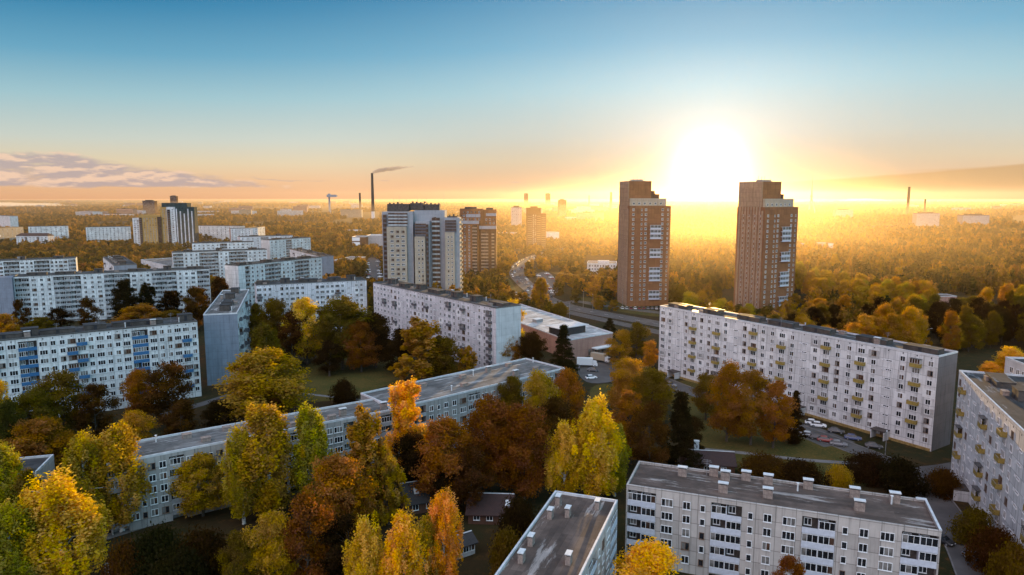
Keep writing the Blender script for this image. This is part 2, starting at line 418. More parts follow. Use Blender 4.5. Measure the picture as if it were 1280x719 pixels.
def wmesh(key, i, name='window'):
    if (key, i) not in WMESH: WMESH[(key, i)] = WIN[key][i].mesh(name, WMATS)
    return WMESH[(key, i)]
def merge_into(dst, src, off):
    b = len(dst.v)
    dst.v += [(p[0] + off[0], p[1] + off[1], p[2] + off[2]) for p in src.v]
    dst.f += [tuple(b + i for i in f) for f in src.f]; dst.m += src.m; dst.uv += src.uv
LOGGIA = {}
def loggia_mesh(w, fh, seed, par, glaz, depth=1.3):
    key = (round(w, 2), round(fh, 2), seed, par, glaz)
    if key in LOGGIA: return LOGGIA[key]
    r = random.Random(hash((round(w, 1), seed)) & 0xffff); mb = MB()
    e = 0.03
    x0, x1 = -w / 2 + e, w / 2 - e
    mb.box(x0, x1, 0.012, depth - 0.02, 0.0, 0.14, 0)                      # floor slab
    mb.box(x0, x1, -0.07, 0.008, -0.02, 1.02, 0)                           # parapet
    n = max(1, round(w / 2.75)); cw = (x1 - x0) / n
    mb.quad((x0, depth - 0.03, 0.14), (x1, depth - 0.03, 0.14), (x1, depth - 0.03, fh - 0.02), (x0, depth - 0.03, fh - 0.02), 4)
    for i in range(n):
        a = x0 + i * cw; bb = a + cw
        if i: mb.box(a - 0.06, a + 0.06, 0.03, depth - 0.04, 0.14, fh - 0.02, 0)
        add_window(mb, a + cw * 0.36, depth - 0.035, 0.9, 1.2, 1.3, 2, [2 if r.random() < .4 else 3], fr=1)
        q = r.random()
        if q < glaz:                                                        # glazed in: frames above the parapet
            np_ = r.choice((3, 4)); f = 0.07; ww = (cw - 0.08) / np_
            top = fh - 0.10
            mb.box(a + 0.04, bb - 0.04, -0.045, 0.015, 1.03, 1.10, 1); mb.box(a + 0.04, bb - 0.04, -0.045, 0.015, top - 0.08, top, 1)
            for j in range(np_ + 1):
                xa = a + 0.04 + j * ww - f / 2 * (j > 0)
                mb.box(xa, min(xa + f, bb - 0.03), -0.045, 0.015, 1.10, top - 0.08, 1)
            for j in range(np_):
                pm = 2 if r.random() < 0.62 else (3 if r.random() < 0.6 else 5)
                xa = a + 0.07 + j * ww; xb = a + 0.04 + (j + 1) * ww
                mb.quad((xa, -0.012, 1.10), (xb, -0.012, 1.10), (xb, -0.012, top - 0.08), (xa, -0.012, top - 0.08), pm)
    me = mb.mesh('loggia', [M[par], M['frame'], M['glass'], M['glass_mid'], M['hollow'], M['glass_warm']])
    LOGGIA[key] = me
    return me
BALC = {}
def balcony_mesh(mat, glazed, w=2.7):
    key = (mat, glazed, w)
    if key in BALC: return BALC[key]
    mb = MB(); x0, x1, y0 = -w / 2, w / 2, -1.05
    mb.box(x0, x1, y0, -0.003, 0, 0.14, 1)
    mb.box(x0, x1, y0 - 0.05, y0 - 0.004, 0.02, 1.08, 0)
    mb.box(x0 - 0.05, x0 - 0.004, y0, -0.004, 0.02, 1.08, 0); mb.box(x1 + 0.004, x1 + 0.05, y0, -0.004, 0.02, 1.08, 0)
    mb.box(x0 - 0.04, x1 + 0.04, y0 - 0.06, y0 - 0.001, 1.083, 1.14, 1)
    if glazed:
        for i in range(5):
            xa = x0 + (w - 0.07) * i / 4
            mb.box(xa, xa + 0.07, y0 - 0.04, y0 + 0.03, 1.142, 2.3, 2)
        for i in range(4):
            xa = x0 + (w - 0.07) * i / 4 + 0.07; xb = x0 + (w - 0.07) * (i + 1) / 4
            mb.quad((xa, y0, 1.15), (xb, y0, 1.15), (xb, y0, 2.3), (xa, y0, 2.3), 3)
        mb.quad((x0 - 0.02, 0, 1.15), (x0 - 0.02, y0 - 0.03, 1.15), (x0 - 0.02, y0 - 0.03, 2.3), (x0 - 0.02, 0, 2.3), 3)
        mb.box(x0 - 0.1, x1 + 0.1, y0 - 0.1, -0.003, 2.303, 2.38, 4)
    me = mb.mesh('balcony', [M[mat], M['parapet_grey'], M['frame'], M['glass_warm'], M['coping_dark']])
    BALC[key] = me
    return me
def vent_mesh(kind):
    mb = MB()
    if kind == 0:      # brick shaft under a pale hood
        mb.box(-0.8, 0.8, -0.42, 0.42, 0, 1.5, 0); mb.box(-0.70, 0.70, -0.33, 0.33, 1.5, 1.75, 2)
        mb.box(-0.9, 0.9, -0.5, 0.5, 1.75, 1.9, 1)
    elif kind == 1:    # low brick box with slab
        mb.box(-0.9, 0.9, -0.6, 0.6, 0, 0.85, 0); mb.box(-1.0, 1.0, -0.7, 0.7, 0.85, 0.97, 0)
    else:              # thin flue pipe
        mb.cyl(0, 0, 0, 1.5, 0.14, n=8, mi=1); mb.cyl(0, 0, 1.5, 1.62, 0.3, 0.05, n=8, mi=1)
    return mb.mesh('roof_vent', [M['vent'], M['vent_cap'], M['slot']])
VENT = [vent_mesh(i) for i in range(3)]
def shed_mesh(w, d, h):
    mb = MB()
    mb.box(-w / 2, w / 2, -d / 2, d / 2, 0, h, 0); mb.box(-w / 2 - 0.15, w / 2 + 0.15, -d / 2 - 0.15, d / 2 + 0.15, h, h + 0.14, 1)
    mb.box(-0.45, 0.45, -d / 2 - 0.03, -d / 2 - 0.004, 0.05, min(1.9, h - 0.1), 2)
    return mb.mesh('roof_shed', [M['shed'], M['roof_dark'], M['slot']])
SHED = [shed_mesh(4.2, 3.4, 2.1), shed_mesh(9, 3.6, 1.25), shed_mesh(6, 4.4, 1.5)]
def antenna_mesh():
    mb = MB(); mb.cyl(0, 0, 0, 3.2, 0.04, n=5)
    for q, l in ((3.0, 0.7), (2.7, 0.9), (2.3, 0.5)):
        mb.box(-l, l, -0.02, 0.02, q, q + 0.04)
    return mb.mesh('antenna', [M['metal']])
ANT = antenna_mesh()

def roof_of(root): return next(c for c in root.children if c.name.split('.')[0] == 'roof')
FOOT = []          # footprints: (origin, rz, x0, x1, y0, y1)
def wall_len(A, B): return math.hypot(B.x - A.x, B.y - A.y)
def frame_of(A, B):
    return Vector((A.x, A.y, 0)), math.atan2(B.y - A.y, B.x - A.x), wall_len(A, B)
def distributed_windows(root, plc, name='window', most=100):
    """plc: (key, variant, x, y, z, rz); the nearest 100 are parts of their own, the rest one part"""
    Mx = Matrix.Translation(root.location) @ Matrix.Rotation(root.rotation_euler.z, 4, 'Z')
    cp = Vector((0, 0, CAM_H))
    def key(p):
        wp = Mx @ Vector((p[2], p[3], p[4])); a, b, dep = proj(wp)
        off = 0 if (-20 < a < 1300 and b < 735) else 1
        return (off, (wp - cp).length)
    plc = sorted(plc, key=key)
    for p in plc[:most]:
        o = put(name, wmesh(p[0], p[1], name), root, (p[2], p[3], p[4]))
        if p[5]: o.rotation_euler = (0, 0, p[5])
    rest = plc[most:]
    if rest:
        mb = MB()
        for p in rest:
            src = WIN[p[0]][p[1]]
            if p[5]:
                c, s = math.cos(p[5]), math.sin(p[5]); t = MB()
                t.v = [(q[0] * c - q[1] * s, q[0] * s + q[1] * c, q[2]) for q in src.v]; t.f = src.f; t.m = src.m; t.uv = src.uv
                src = t
            merge_into(mb, src, (p[2], p[3], p[4]))
        tag(mb.build(name, WMATS, root), kind='stuff')

def block(name, label, cat, a, b, h, depth, floors, bays, wall='white_wall', roof='roof_dark', coping='coping_dark',
          par='parapet_grey', glaz=0.5, balc='dark_balcony', bpat=None, group=None, sheds=0, vents=0, seed=1,
          base=1.2, top=1.5, gable=None, lwidth=5.4, slots=True, ants=0, far=False, A=None, B=None, stairdoor=False, yellowbase=False):
    r = random.Random(seed)
    A = A or P(a[0], a[1], h); B = B or P(b[0], b[1], h)
    org, rz, L = frame_of(A, B)
    root = thing(name, label, cat, org, rz, group)
    FOOT.append((org, rz, 0, L, 0, depth))
    fh = (h - base - top) / floors
    wts = {'1': 2.2, '2': 3.1, '3': 3.4, 'b': 3.4, 's': 4.0, '-': 2.0, 'L': lwidth, 'M': lwidth * 1.9, 'l': lwidth * 0.55}
    tot = sum(wts[q] for q in bays); sc = L / tot
    x = 0; cells = []
    for q in bays:
        cells.append((q, x, x + wts[q] * sc)); x += wts[q] * sc
    # body with the loggia recesses cut out of the footprint
    mb = MB(); pts = [(0, 0)]
    ztop = h - top + 0.35
    for q, xa, xb in cells:
        if q in 'LMl':
            xa2, xb2 = xa + (0.25 if xa > 0.1 else 0.25), xb - 0.25
            pts += [(xa2, 0), (xa2, 1.3), (xb2, 1.3), (xb2, 0)]
    pts += [(L, 0), (L, depth), (0, depth)]
    n = len(pts)
    for i in range(n):
        p, q = pts[i], pts[(i + 1) % n]
        hz = abs(q[0] - p[0]) >= abs(q[1] - p[1]); u0, u1 = (p[0], q[0]) if hz else (p[1] + 7, q[1] + 7)
        mb.quad((p[0], p[1], -0.5), (q[0], q[1], -0.5), (q[0], q[1], ztop), (p[0], p[1], ztop), 1 if (gable and not hz and p[0] in (0, L)) else 0,
                ((u0, -0.5), (u1, -0.5), (u1, ztop), (u0, ztop)))
    mb.box(0, L, 0, depth, ztop, h - 0.45, 0)
    if gable:
        for f in range(len(mb.f)):
            vs = [mb.v[i] for i in mb.f[f]]
            if max(v[0] for v in vs) - min(v[0] for v in vs) < 0.01 and (abs(vs[0][0]) < .01 or abs(vs[0][0] - L) < .01): mb.m[f] = 1
    if slots:
        for q, xa, xb in cells:
            if q in '123bs':
                xc = (xa + xb) / 2; mb.box(xc - 0.16, xc + 0.16, -0.02, -0.003, h - 1.15, h - 0.8, 2)
    rp = random.Random(seed * 7 + 1)
    for q, xa, xb in (cells if 'concrete' not in wall else ()):    # single flats re-clad over the years
        if q in '12b3':
            for f in range(floors):
                if rp.random() < 0.075:
                    z = base + f * fh; mb.box(xa + 0.12, xb - 0.12, -0.022, -0.003, z + 0.1, z + fh - 0.14, 4 if rp.random() < 0.6 else 5)
    if yellowbase: mb.box(0.3, L - 0.3, -0.35, -0.003, -0.4, 0.7, 3)
    mb.build('wall', [M[wall], M[gable or wall], M['slot'], M['plinth'], M['patch_white'], M['patch_grey']], root)
    mb = MB(); mb.box(0.31, L - 0.31, 0.31, depth - 0.31, h - 0.449, h - 0.40)
    rf = mb.build('roof', M[roof], root)
    mb = MB(); t = 0.3; e = 0.025
    mb.box(-e, L + e, -e, t, h - 0.447, h + 0.02); mb.box(-e, L + e, depth - t, depth + e, h - 0.447, h + 0.02)
    mb.box(-e, t, t + .002, depth - t - .002, h - 0.447, h + 0.02); mb.box(L - t, L + e, t + .002, depth - t - .002, h - 0.447, h + 0.02)
    mb.build('parapet', M[coping], root)
    # openings
    plc = []; nb = 0
    for ci, (q, xa, xb) in enumerate(cells):
        xc = (xa + xb) / 2
        for f in range(floors):
            z = base + f * fh
            if q in '123b':
                kq = '3' if q == 'b' else q
                v = r.choice((0, 1, 1, 2, 2, 3, 4)); plc.append((kq, v, xc, 0, z + 0.85 * fh / 2.62, 0))
                if q == 'b' and (bpat or (lambda c, f: (f + c // 4) % 2 == 0 and 0 < f))(ci, f):
                    put('balcony', balcony_mesh(balc, r.random() < 0.22), root, (xc, -0.003, z + 0.02)); nb += 1
            elif q == 's':
                if f < floors - 1: plc.append(('s', 0, xc, 0, z + fh * 0.95, 0))
            elif q in 'LMl':
                w = xb - xa - 0.5
                put('loggia', loggia_mesh(w, fh, r.randint(0, 5), par, glaz), root, (xc, 0, z))
        if q == 's' and stairdoor:
            mb = MB(); mb.box(xc - 2.0, xc + 2.0, -3.0, -0.004, 2.45, 2.7, 0); mb.box(xc - 1.9, xc - 1.7, -2.9, -0.01, -.2, 2.45, 1); mb.box(xc + 1.7, xc + 1.9, -2.9, -0.01, -.2, 2.45, 1)
            mb.box(xc - 0.8, xc + 0.8, -0.08, -0.004, 0, 2.2, 2)
            mb.build('entrance', [M['shed'], M[wall], M['frame_brown']], root)
    if plc: distributed_windows(root, plc)
    for i in range(sheds):
        t = (i + 0.5) / sheds; s = r.choice((0, 1, 1, 2))
        put('roof_shed', SHED[s], rf, (L * t + r.uniform(-2, 2), depth * r.uniform(0.42, 0.58), h - 0.399))
    for i in range(vents):
        t = (i + 0.5) / vents
        put('roof_vent', VENT[r.choice((0, 1, 1, 2))], rf, (L * t + r.uniform(-1, 1), depth * r.choice((0.22, 0.3, 0.72, 0.8)), h - 0.399))
    for i in range(ants):
        put('antenna', ANT, rf, (L * (i + 0.5) / ants + r.uniform(-3, 3), depth * 0.5 + r.uniform(-3, 3), h - 0.399))
    root['_h'] = h
    del root['_h']
    return root, L, fh, cells
# ------------------------------------------------------------------ the slab blocks
SLAB = 'nine storey panel blocks'
FIVE = 'five storey panel blocks'
sec = '2b2s2b2'
block('apartment_block', 'long nine storey white block with yellow balconies, standing in front of the two brick towers', 'apartment block',
      (825, 382), (1173.5, 445), 26, 10.2, 9, '32s2b2' + '2b2s2b2' + '2b2s2b2' + '2b2s2b2'[:3] + 's2b2', wall='white_wall', balc='yellow_balcony', roof='roof_dark', coping='coping',
      group=SLAB, sheds=7, vents=8, seed=3, gable='gable_dark', stairdoor=True, yellowbase=True, ants=3)
block('apartment_block', 'nine storey white block with yellow balconies cut by the right edge', 'apartment block',
      (1199, 462.5), (1318, 575), 26, 14, 9, '2b2s2b22b2s2b2', wall='white_wall', balc='yellow_balcony', roof='roof_dark', coping='coping', group=SLAB, sheds=4, vents=5, seed=5, stairdoor=True)
block('apartment_block', 'white end wall with flat roof rising just behind the roof of the right edge block', 'apartment block',
      (1257, 446), (1310, 466), 27.5, 12, 9, '-22b22-', wall='plain_wall', roof='roof_dark', coping='coping', group=SLAB, seed=6, balc='yellow_balcony', slots=False)
block('apartment_block', 'lilac white block right of the courtyard lawn, dark balconies stacked at its right end', 'apartment block',
      (466.5, 352.5), (620, 384.5), 26, 12, 9, '222b22b2s22b22b2s22b22b2s22b-', wall='lilac_wall', balc='dark_balcony', roof='roof_dark', coping='coping_dark', group=SLAB, sheds=7, vents=8, seed=7,
      gable='plain_wall', bpat=lambda c, f: f > 0 and ((f + c) % 3 == 0 or c > 25), ants=3)
block('apartment_block', 'pale block behind big olive trees, between the narrow end wall and the lilac block', 'apartment block',
      (320, 356), (458, 349.5), 26, 12, 9, 'b22s22b22-s2322b2s-22-', wall='lilac_wall', balc='dark_balcony', roof='roof_dark', coping='coping_dark', group=SLAB, sheds=5, vents=6, seed=8,
      bpat=lambda c, f: (f * 3 + c) % 5 == 1)
# narrow end wall towards the camera: windows on its long side to the right
A = P(296.5, 391, 26); Bq = P(311.5, 361.5, 26)
block('apartment_block', 'block seen end on as a plain grey blue wall, silver strip along its roof', 'apartment block',
      None, None, 26, 11.2, 9, '2b2s2b22b2s2b2', wall='white_wall', balc='dark_balcony', roof='roof_grey', coping='coping', group=SLAB, sheds=4, vents=4, seed=9, A=A, B=Bq, gable='blue_wall', ants=2)
block('apartment_block', 'nine storey white block with blue balconies and one blue loggia stack, at the left edge', 'apartment block',
      (-75, 432.3), (246.5, 401), 26, 12, 9, '322bb23L322bb23223L3223b2', wall='white_wall', balc='blue_balcony', par='parapet_blue', glaz=0.75, roof='roof_dark', coping='coping_dark', group=SLAB, sheds=8, vents=8, seed=11,
      lwidth=6.8, bpat=lambda c, f: (c in (3, 4) and f % 2 == 0) or (c in (11, 12, 23) and (f + c // 2) % 2 == 0), ants=4)
b7, L7, _, _ = block('apartment_block', 'nine storey pale blue block with wide grey loggia stacks behind the blue balcony block', 'apartment block',
      (16.5, 345.5), (261.5, 335.5), 26, 12, 9, 'L322M223M322M223L', wall='white_wall', par='parapet_grey', glaz=0.45, roof='roof_dark', coping='coping_dark', group=SLAB, sheds=6, vents=5, seed=12, lwidth=6.4)
mb = MB(); mb.prism([(-13, 3), (-0.02, -3.5), (-0.02, 9), (-10, 9)], -0.5, 25.6)
mb.build('stair_wing', M['blue_wall'], b7)  # shade on this turned wall is put into its dark blue grey colour
block('apartment_block', 'pale blue block cut by the left edge, its right end beside dark trees', 'apartment block',
      (-55, 327.5), (94.5, 322.3), 26, 12, 9, '322M223M322M2233L', wall='white_wall', par='parapet_grey', glaz=0.4, group=SLAB, sheds=3, vents=3, seed=13, lwidth=6.0)
block('apartment_block', 'pale blue block with three loggia stacks below the ochre tower, orange trees nearby', 'apartment block',
      (215.5, 315.5), (333.5, 311.5), 26, 12, 9, 'L222M22M2223', wall='white_wall', par='parapet_grey', glaz=0.4, group=SLAB, sheds=3, vents=3, seed=14, lwidth=6.4)
block('apartment_block', 'pale blue block with blank left end and two loggia stacks, behind the narrow end wall', 'apartment block',
      (297.5, 331.8), (402, 321), 26, 12, 9, '--l222M222M223', wall='white_wall', par='parapet_grey', glaz=0.5, group=SLAB, sheds=4, vents=4, seed=15, lwidth=6.0)
block('apartment_block', 'white block seen lengthwise, its dark grey end wall left of the brick shed', 'apartment block',
      (362, 311), (400, 320.3), 20, 11, 7, '22b22b22b22b22b', wall='white_wall', gable='blue_wall', group=SLAB, sheds=3, vents=2, seed=16)
block('apartment_block', 'pale blue low roofed block directly under the dark green tower', 'apartment block',
      (240, 304), (317, 302), 26, 12, 9, '222b22L222b22', wall='white_wall', group=SLAB, seed=17, sheds=2, bpat=lambda c, f: False)
block('apartment_block', 'pale block with one dark loggia stack, furthest right of the left pale blocks', 'apartment block',
      (337, 300), (388, 296.5), 26, 12, 9, '2222L22222', wall='white_wall', group=SLAB, seed=18, sheds=2, gable='plain_wall')
block('apartment_block', 'pale block half hidden by the block with one dark loggia stack', 'apartment block',
      (300, 296), (366, 294), 26, 12, 9, '2222L22222', wall='lilac_wall', group=SLAB, seed=19, sheds=2)
# block running away with a white long side and a grey end, small dark roof full of clutter
N1 = P(142, 331.5, 26); F1_ = P(128.7, 321, 26)
block('apartment_block', 'block with cluttered black roof, seen lengthwise behind the wide grey loggia block', 'apartment block',
      None, None, 26, 12.5, 9, '22b22s22b22', wall='white_wall', gable='blue_wall', group=SLAB, sheds=5, vents=6, seed=20, A=F1_, B=N1)
block('apartment_block', 'distant long pale block left of the ochre tower, white roofs behind it', 'apartment block',
      (107, 284), (163, 283), 26, 12, 9, '22b2222b2222', wall='white_wall', group=SLAB, seed=21, bpat=lambda c, f: False)
block('apartment_block', 'distant low white block directly above the red roofed house at the left', 'apartment block',
      (35, 283.2), (85, 282.3), 26, 12, 9, '22222222', wall='white_wall', group=SLAB, seed=22)
block('apartment_block', 'distant cream white block catching light at the left edge', 'apartment block',
      (-12, 286), (29, 283.5), 24, 12, 8, '2222222', wall='cream', group=SLAB, seed=23)
block('apartment_block', 'distant grey blue block at the left edge, furthest back of the left edge blocks', 'apartment block',
      (-20, 268.5), (12, 270), 30, 14, 10, '222222', wall='white_wall', group=SLAB, seed=24)
block('apartment_block', 'distant pale block just right of the dark green tower, dark trees before it', 'apartment block',
      (248, 282), (300, 282.5), 26, 12, 9, '2222222222', wall='white_wall', group=SLAB, seed=25)
block('apartment_block', 'distant pale block with a pink lit left end, right of the dark green tower', 'apartment block',
      (288, 285.5), (322, 284.8), 26, 12, 9, '22222222', wall='lilac_wall', gable='pink_wall', group=SLAB, seed=26)  # pink light on the end wall is put into the gable colour
block('apartment_block', 'small white block end above the pale blocks, left of the orange far woods', 'apartment block',
      (316, 285), (331, 283.2), 26, 12, 9, '2222', wall='white_wall', group=SLAB, seed=27)
# red roofed five storey house far left
rb, L, _, _ = block('apartment_house', 'five storey pale house under a red brown roof among dark trees at the left', 'apartment house',
      (20, 294.8), (59.5, 294.8), 15, 13, 5, '22b22b22', wall='white_wall', gable='lilac_wall', group=FIVE, seed=28, roof='red_roof', coping='red_roof', bpat=lambda c, f: True, balc='dark_balcony')
mb = MB(); e = 0.6
mb.poly([(-e, -e, 15.05), (L + e, -e, 15.05), (L - 3, 6.5, 18.4), (3, 6.5, 18.4)]); mb.poly([(L + e, 13 + e, 15.05), (-e, 13 + e, 15.05), (3, 6.5, 18.4), (L - 3, 6.5, 18.4)])
mb.poly([(-e, 13 + e, 15.05), (-e, -e, 15.05), (3, 6.5, 18.4)]); mb.poly([(L + e, -e, 15.05), (L + e, 13 + e, 15.05), (L - 3, 6.5, 18.4)])
mb.build('hip_roof', M['red_roof'], rb)

# five storey blocks in front
f3, L3, fh3, c3 = block('apartment_block', 'five storey grey panel block with pale loggias filling the bottom right, puddled roof', 'apartment block',
      (783, 605.5), (1177, 664), 15, 12.2, 5, 'L321L123L123L', wall='concrete_wall', par='parapet_pale', glaz=0.55, roof='roof_brown', coping='concrete_wall', group=FIVE, seed=31, slots=False, lwidth=5.4, base=1.0, top=1.3)
for i, (u, v) in enumerate(((0.185, .70), (.345, .78), (.345, .30), (.50, .86), (.50, .34), (.64, .93), (.795, .80), (.80, .36), (.925, .82), (.30, .96), (.42, .93))):
    o = put('roof_vent', VENT[0], roof_of(f3), (L3 * u * 0.97, 12.2 * min(v, .88), 14.601))
for u, v, q in ((.265, .86, 0), (.885, .74, 2), (.585, .74, 2)):
    put('antenna', ANT, roof_of(f3), (L3 * u, 12.2 * v, 14.601)) if q == 0 else put('roof_vent', VENT[2], roof_of(f3), (L3 * u, 12.2 * v, 14.601))
mb = MB(); mb.box(L3 - 0.32, L3 + 0.06, -0.05, 11.5, 15.025, 15.2); mb.box(L3 - 1.6, L3 + 0.05, 11.502, 12.25, 15.025, 15.24)
mb.build('sheet_flashing', M['coping'], f3)
# block with its roof towards us at the bottom centre: long wall looks right
Cf = P(772, 625, 15); Cl = P(692.5, 613.5, 15)
ud = Vector((P(726, 719, 15) - Cf)).normalized()
Nr = Cf + ud * 52
f2, L2, _, _ = block('apartment_block', 'five storey block at the bottom centre seen from above, brown roof with six pale vents', 'apartment block',
      None, None, 15, (Cf - Cl).length * 0.985, 5, 'L321L123L123L', wall='concrete_wall', par='parapet_pale', glaz=0.6, roof='roof_brown', coping='coping', group=FIVE, seed=32, slots=False, A=Nr, B=Cf, gable='plain_wall')
D2 = (Cf - Cl).length
for px, py in ((698, 624), (688, 641), (747, 630), (710, 639), (664, 674), (652, 695), (711, 697)):
    q = P(px, py, 15.5) - f2.location; c, s = math.cos(-f2.rotation_euler.z), math.sin(-f2.rotation_euler.z)
    o = put('roof_vent', VENT[0], roof_of(f2), (q.x * c - q.y * s, q.x * s + q.y * c, 14.601)); o.rotation_euler = (0, 0, math.pi / 2 * 0 + 0.02)
    o.scale = (0.8, 0.9, 0.9)
block('apartment_block', 'long five storey grey block behind the left yellow birches, roof with bright rim', 'apartment block',
      (133, 579.5), (491, 511.5), 15, 11.3, 5, 'L2122L32123L2321L32123L232L', wall='concrete_dark', par='parapet_grey', glaz=0.4, roof='roof_grey', coping='coping', group=FIVE, seed=33, vents=14, slots=False, lwidth=5.2)
q1 = P(493.5, 511, 15); q2 = P(706, 460.5, 15)
block('apartment_block', 'five storey grey block behind the central orange trees, pale roof with bright corner', 'apartment block',
      None, None, 15.2, 17.5, 5, '-2L21223L3212L32123L', wall='concrete_dark', par='parapet_grey', glaz=0.6, roof='roof_grey', coping='coping', group=FIVE, seed=34, vents=13, slots=False, A=q1 + (q2 - q1).normalized() * 0.4, B=q2, lwidth=5.2)
fr = P(45, 590, 15); fb = P(67, 568, 15); dd = Vector(((fb - fr).y, -(fb - fr).x, 0)).normalized()
block('apartment_block', 'end of a dark roofed white rimmed block behind birches at the left edge', 'apartment block',
      None, None, 15, (fb - fr).length, 5, 'L212L32123L', wall='concrete_wall', par='parapet_grey', roof='roof_dark', coping='coping', group=FIVE, seed=35, slots=False, A=fr - dd * 40, B=fr, vents=4)

# ------------------------------------------------------------------ towers
def local_thing(name, label, cat, px, py_base, rz=0, group=None, hide=None):
    p = P(px, py_base, 0); t = thing(name, label, cat, (p.x, p.y, 0), rz, group); return t, (p.y) / F_PX
def foot(t, x0, x1, y0, y1): FOOT.append((Vector(t.location), t.rotation_euler.z, x0, x1, y0, y1))
def grid_windows(plc, x0, x1, n, z0, z1, fl, y, key='2', r=None, rz=0):
    for i in range(n):
        for f in range(fl):
            plc.append((key, (r or rnd).choice((0, 1, 1, 2, 3)), x0 + (i + 0.5) / n * (x1 - x0), y, z0 + (f + 0.25) / fl * (z1 - z0), rz))

# big grey tower in the middle
t, s = local_thing('apartment_tower', 'big stepped grey apartment tower with cream bays, left of the road', 'apartment tower', 479.5, 377, group='tall towers')
X = lambda px: (px - 479.5) * 0.515
H = lambda py: 67 - (py - 247) * 0.515
foot(t, 0, X(577), -4, 20)
def tower_part(nm, x0, x1, y0, y1, z1, mat):
    mb = MB(); mb.box(x0, x1, y0, y1, -0.5, z1); return mb.build(nm, M[mat], t)
tower_part('wall', X(480), X(518.4), 0, 18, H(264.6), 'grey_render')
tower_part('wall', X(518.6), X(557), 5, 20, H(263), 'grey_render')
tower_part('wall', X(522), X(539), -1.5, 4.9, H(276), 'grey_render')
tower_part('wall', X(557.2), X(576), 2, 17, H(272), 'grey_render')
tower_part('bay', X(486.5), X(511), -3, -0.02, H(283), 'cream')
tower_part('bay', X(521), X(534), -4, -1.52, H(295), 'cream')
tower_part('bay', X(558), X(570), -1, 1.98, H(290), 'cream')
for xa, xb, ya, za in ((485, 512, 5, H(255)), (513, 530, 8, H(254)), (531, 550, 8, H(255.5)), (560, 572, 6, H(270.5))):
    mb = MB(); zb = H(264.2 if xa < 513 else (262.8 if xa < 551 else 271.8))
    mb.box(X(xa), X(xb), ya, ya + 8, zb, za, 0)
    for j in range(4): mb.box(X(xa) + 1 + j * 2.6, X(xa) + 2.0 + j * 2.6, ya + 1, ya + 3, za + .002, za + rnd.uniform(.5, 1.6), 0)
    mb.build('roof_shed', [M['shed']], t)
plc = []
grid_windows(plc, X(489.5), X(510), 3, 2, H(286), 15, -3.003, '3')
grid_windows(plc, X(524), X(533), 2, 2, H(298), 14, -4.003, '1')
grid_windows(plc, X(560), X(569), 2, 2, H(293), 15, -1.003, '1')
grid_windows(plc, X(541), X(548), 1, 2, H(270), 19, 4.997, '3')
distributed_windows(t, plc)
def balcony_stack(t, x0, x1, y, z0, z1, n, mat, glass='glass_warm', d=1.6):
    hgt = (z1 - z0) / n
    for i in range(n):
        me_key = ('stack', round(x1 - x0, 2), round(hgt, 2), mat, glass, d)
        if me_key not in BALC:
            mb = MB(); w = x1 - x0
            mb.box(0, w, -d, -0.004, 0, 0.18, 0); mb.box(0, w, -d - 0.06, -d - 0.004, 0.0, 1.05, 0)
            mb.box(0.02, w - 0.02, -d + 0.25, -0.006, 0.182, hgt - 0.02, 1)
            BALC[me_key] = mb.mesh('balcony', [M[mat], M[glass]])
        put('balcony', BALC[me_key], t, (x0, y, z0 + i * hgt))
balcony_stack(t, X(481.5), X(486), 0, 3, H(268), 18, 'dark_balcony')
balcony_stack(t, X(541), X(551), 4.99, 3, H(272), 17, 'parapet_grey', 'glass_warm', 1.5)
balcony_stack(t, X(535), X(538), -1.51, 3, H(280), 16, 'dark_balcony')
balcony_stack(t, X(558), X(572), 2.0, H(291) + .5, H(275), 4, 'dark_balcony', 'glass_warm', 1.0)
balcony_stack(t, X(521), X(535), -1.5, H(294.5) + .3, H(279), 4, 'dark_balcony', 'glass_warm', 1.0)
balcony_stack(t, X(488), X(512), 0.0, H(282.5) + .3, H(266), 4, 'parapet_grey', 'glass_warm', 1.2)
mb = MB()
for i in range(18):
    z = 2 + i * 2.95; mb.box(X(576) + .004, X(576) + 1.3, 6, 12, z, z + 1.05, 0)
tag(mb.build('side_balconies', [M['cream']], t), kind='stuff')
for i, (px, hh) in enumerate(((492, 4), (499, 6), (508, 3.5), (522, 5), (528, 3), (533, 4.5), (549, 3), (555.5, 7))):
    mb = MB(); mb.cyl(X(px), 9, H(255) - 1, H(255) + hh, 0.12, 0.06, 5)
    mb.build('antenna', [M['metal']], t)

def brick_twin(px, py, label, k_, parts, wname, rows, rz=0):
    global t
    t, s = local_thing('apartment_tower', label, 'apartment tower', px, py, rz, 'tall towers')
    return t
# brown brick pair right of it
t, _ = local_thing('apartment_tower', 'brown brick tower with pale bands, right behind the big grey tower', 'apartment tower', 575, 347, group='tall towers')
X = lambda px: (px - 575) * 0.67
H = lambda py: 67 - (py - 247) * 0.67
foot(t, 0, X(622), -4, 20)
tower_part('wall', X(575.3), X(604), 2, 20, H(261), 'brick'); tower_part('wall', X(578), X(599), -2, 1.98, H(276), 'brick')
tower_part('wall', X(604.1), X(621), 3, 19, H(262), 'brick'); tower_part('wall', X(600), X(620), -1, 1.9, H(284), 'brick_dark')
for x0, x1, y, z0, z1 in ((583, 601, 2, 271.5, 268), (577.5, 599.5, -2, 279.5, 276), (599.5, 621, -1, 286, 282.5), (608, 621, 3, 270, 267)):
    mb = MB(); mb.box(X(x0), X(x1), y - 0.35, y - 0.004, H(z0), H(z1) + 0.3); mb.build('band', [M['grey_render']], t)
balcony_stack(t, X(591), X(597), -2, 3, H(281), 15, 'parapet_tan', 'glass_warm', 1.2)
balcony_stack(t, X(602), X(611), -1, 3, H(289), 13, 'parapet_tan', 'glass_warm', 1.2)
balcony_stack(t, X(615), X(618.5), -1, 3, H(289), 13, 'parapet_tan', 'glass_warm', 1.2)
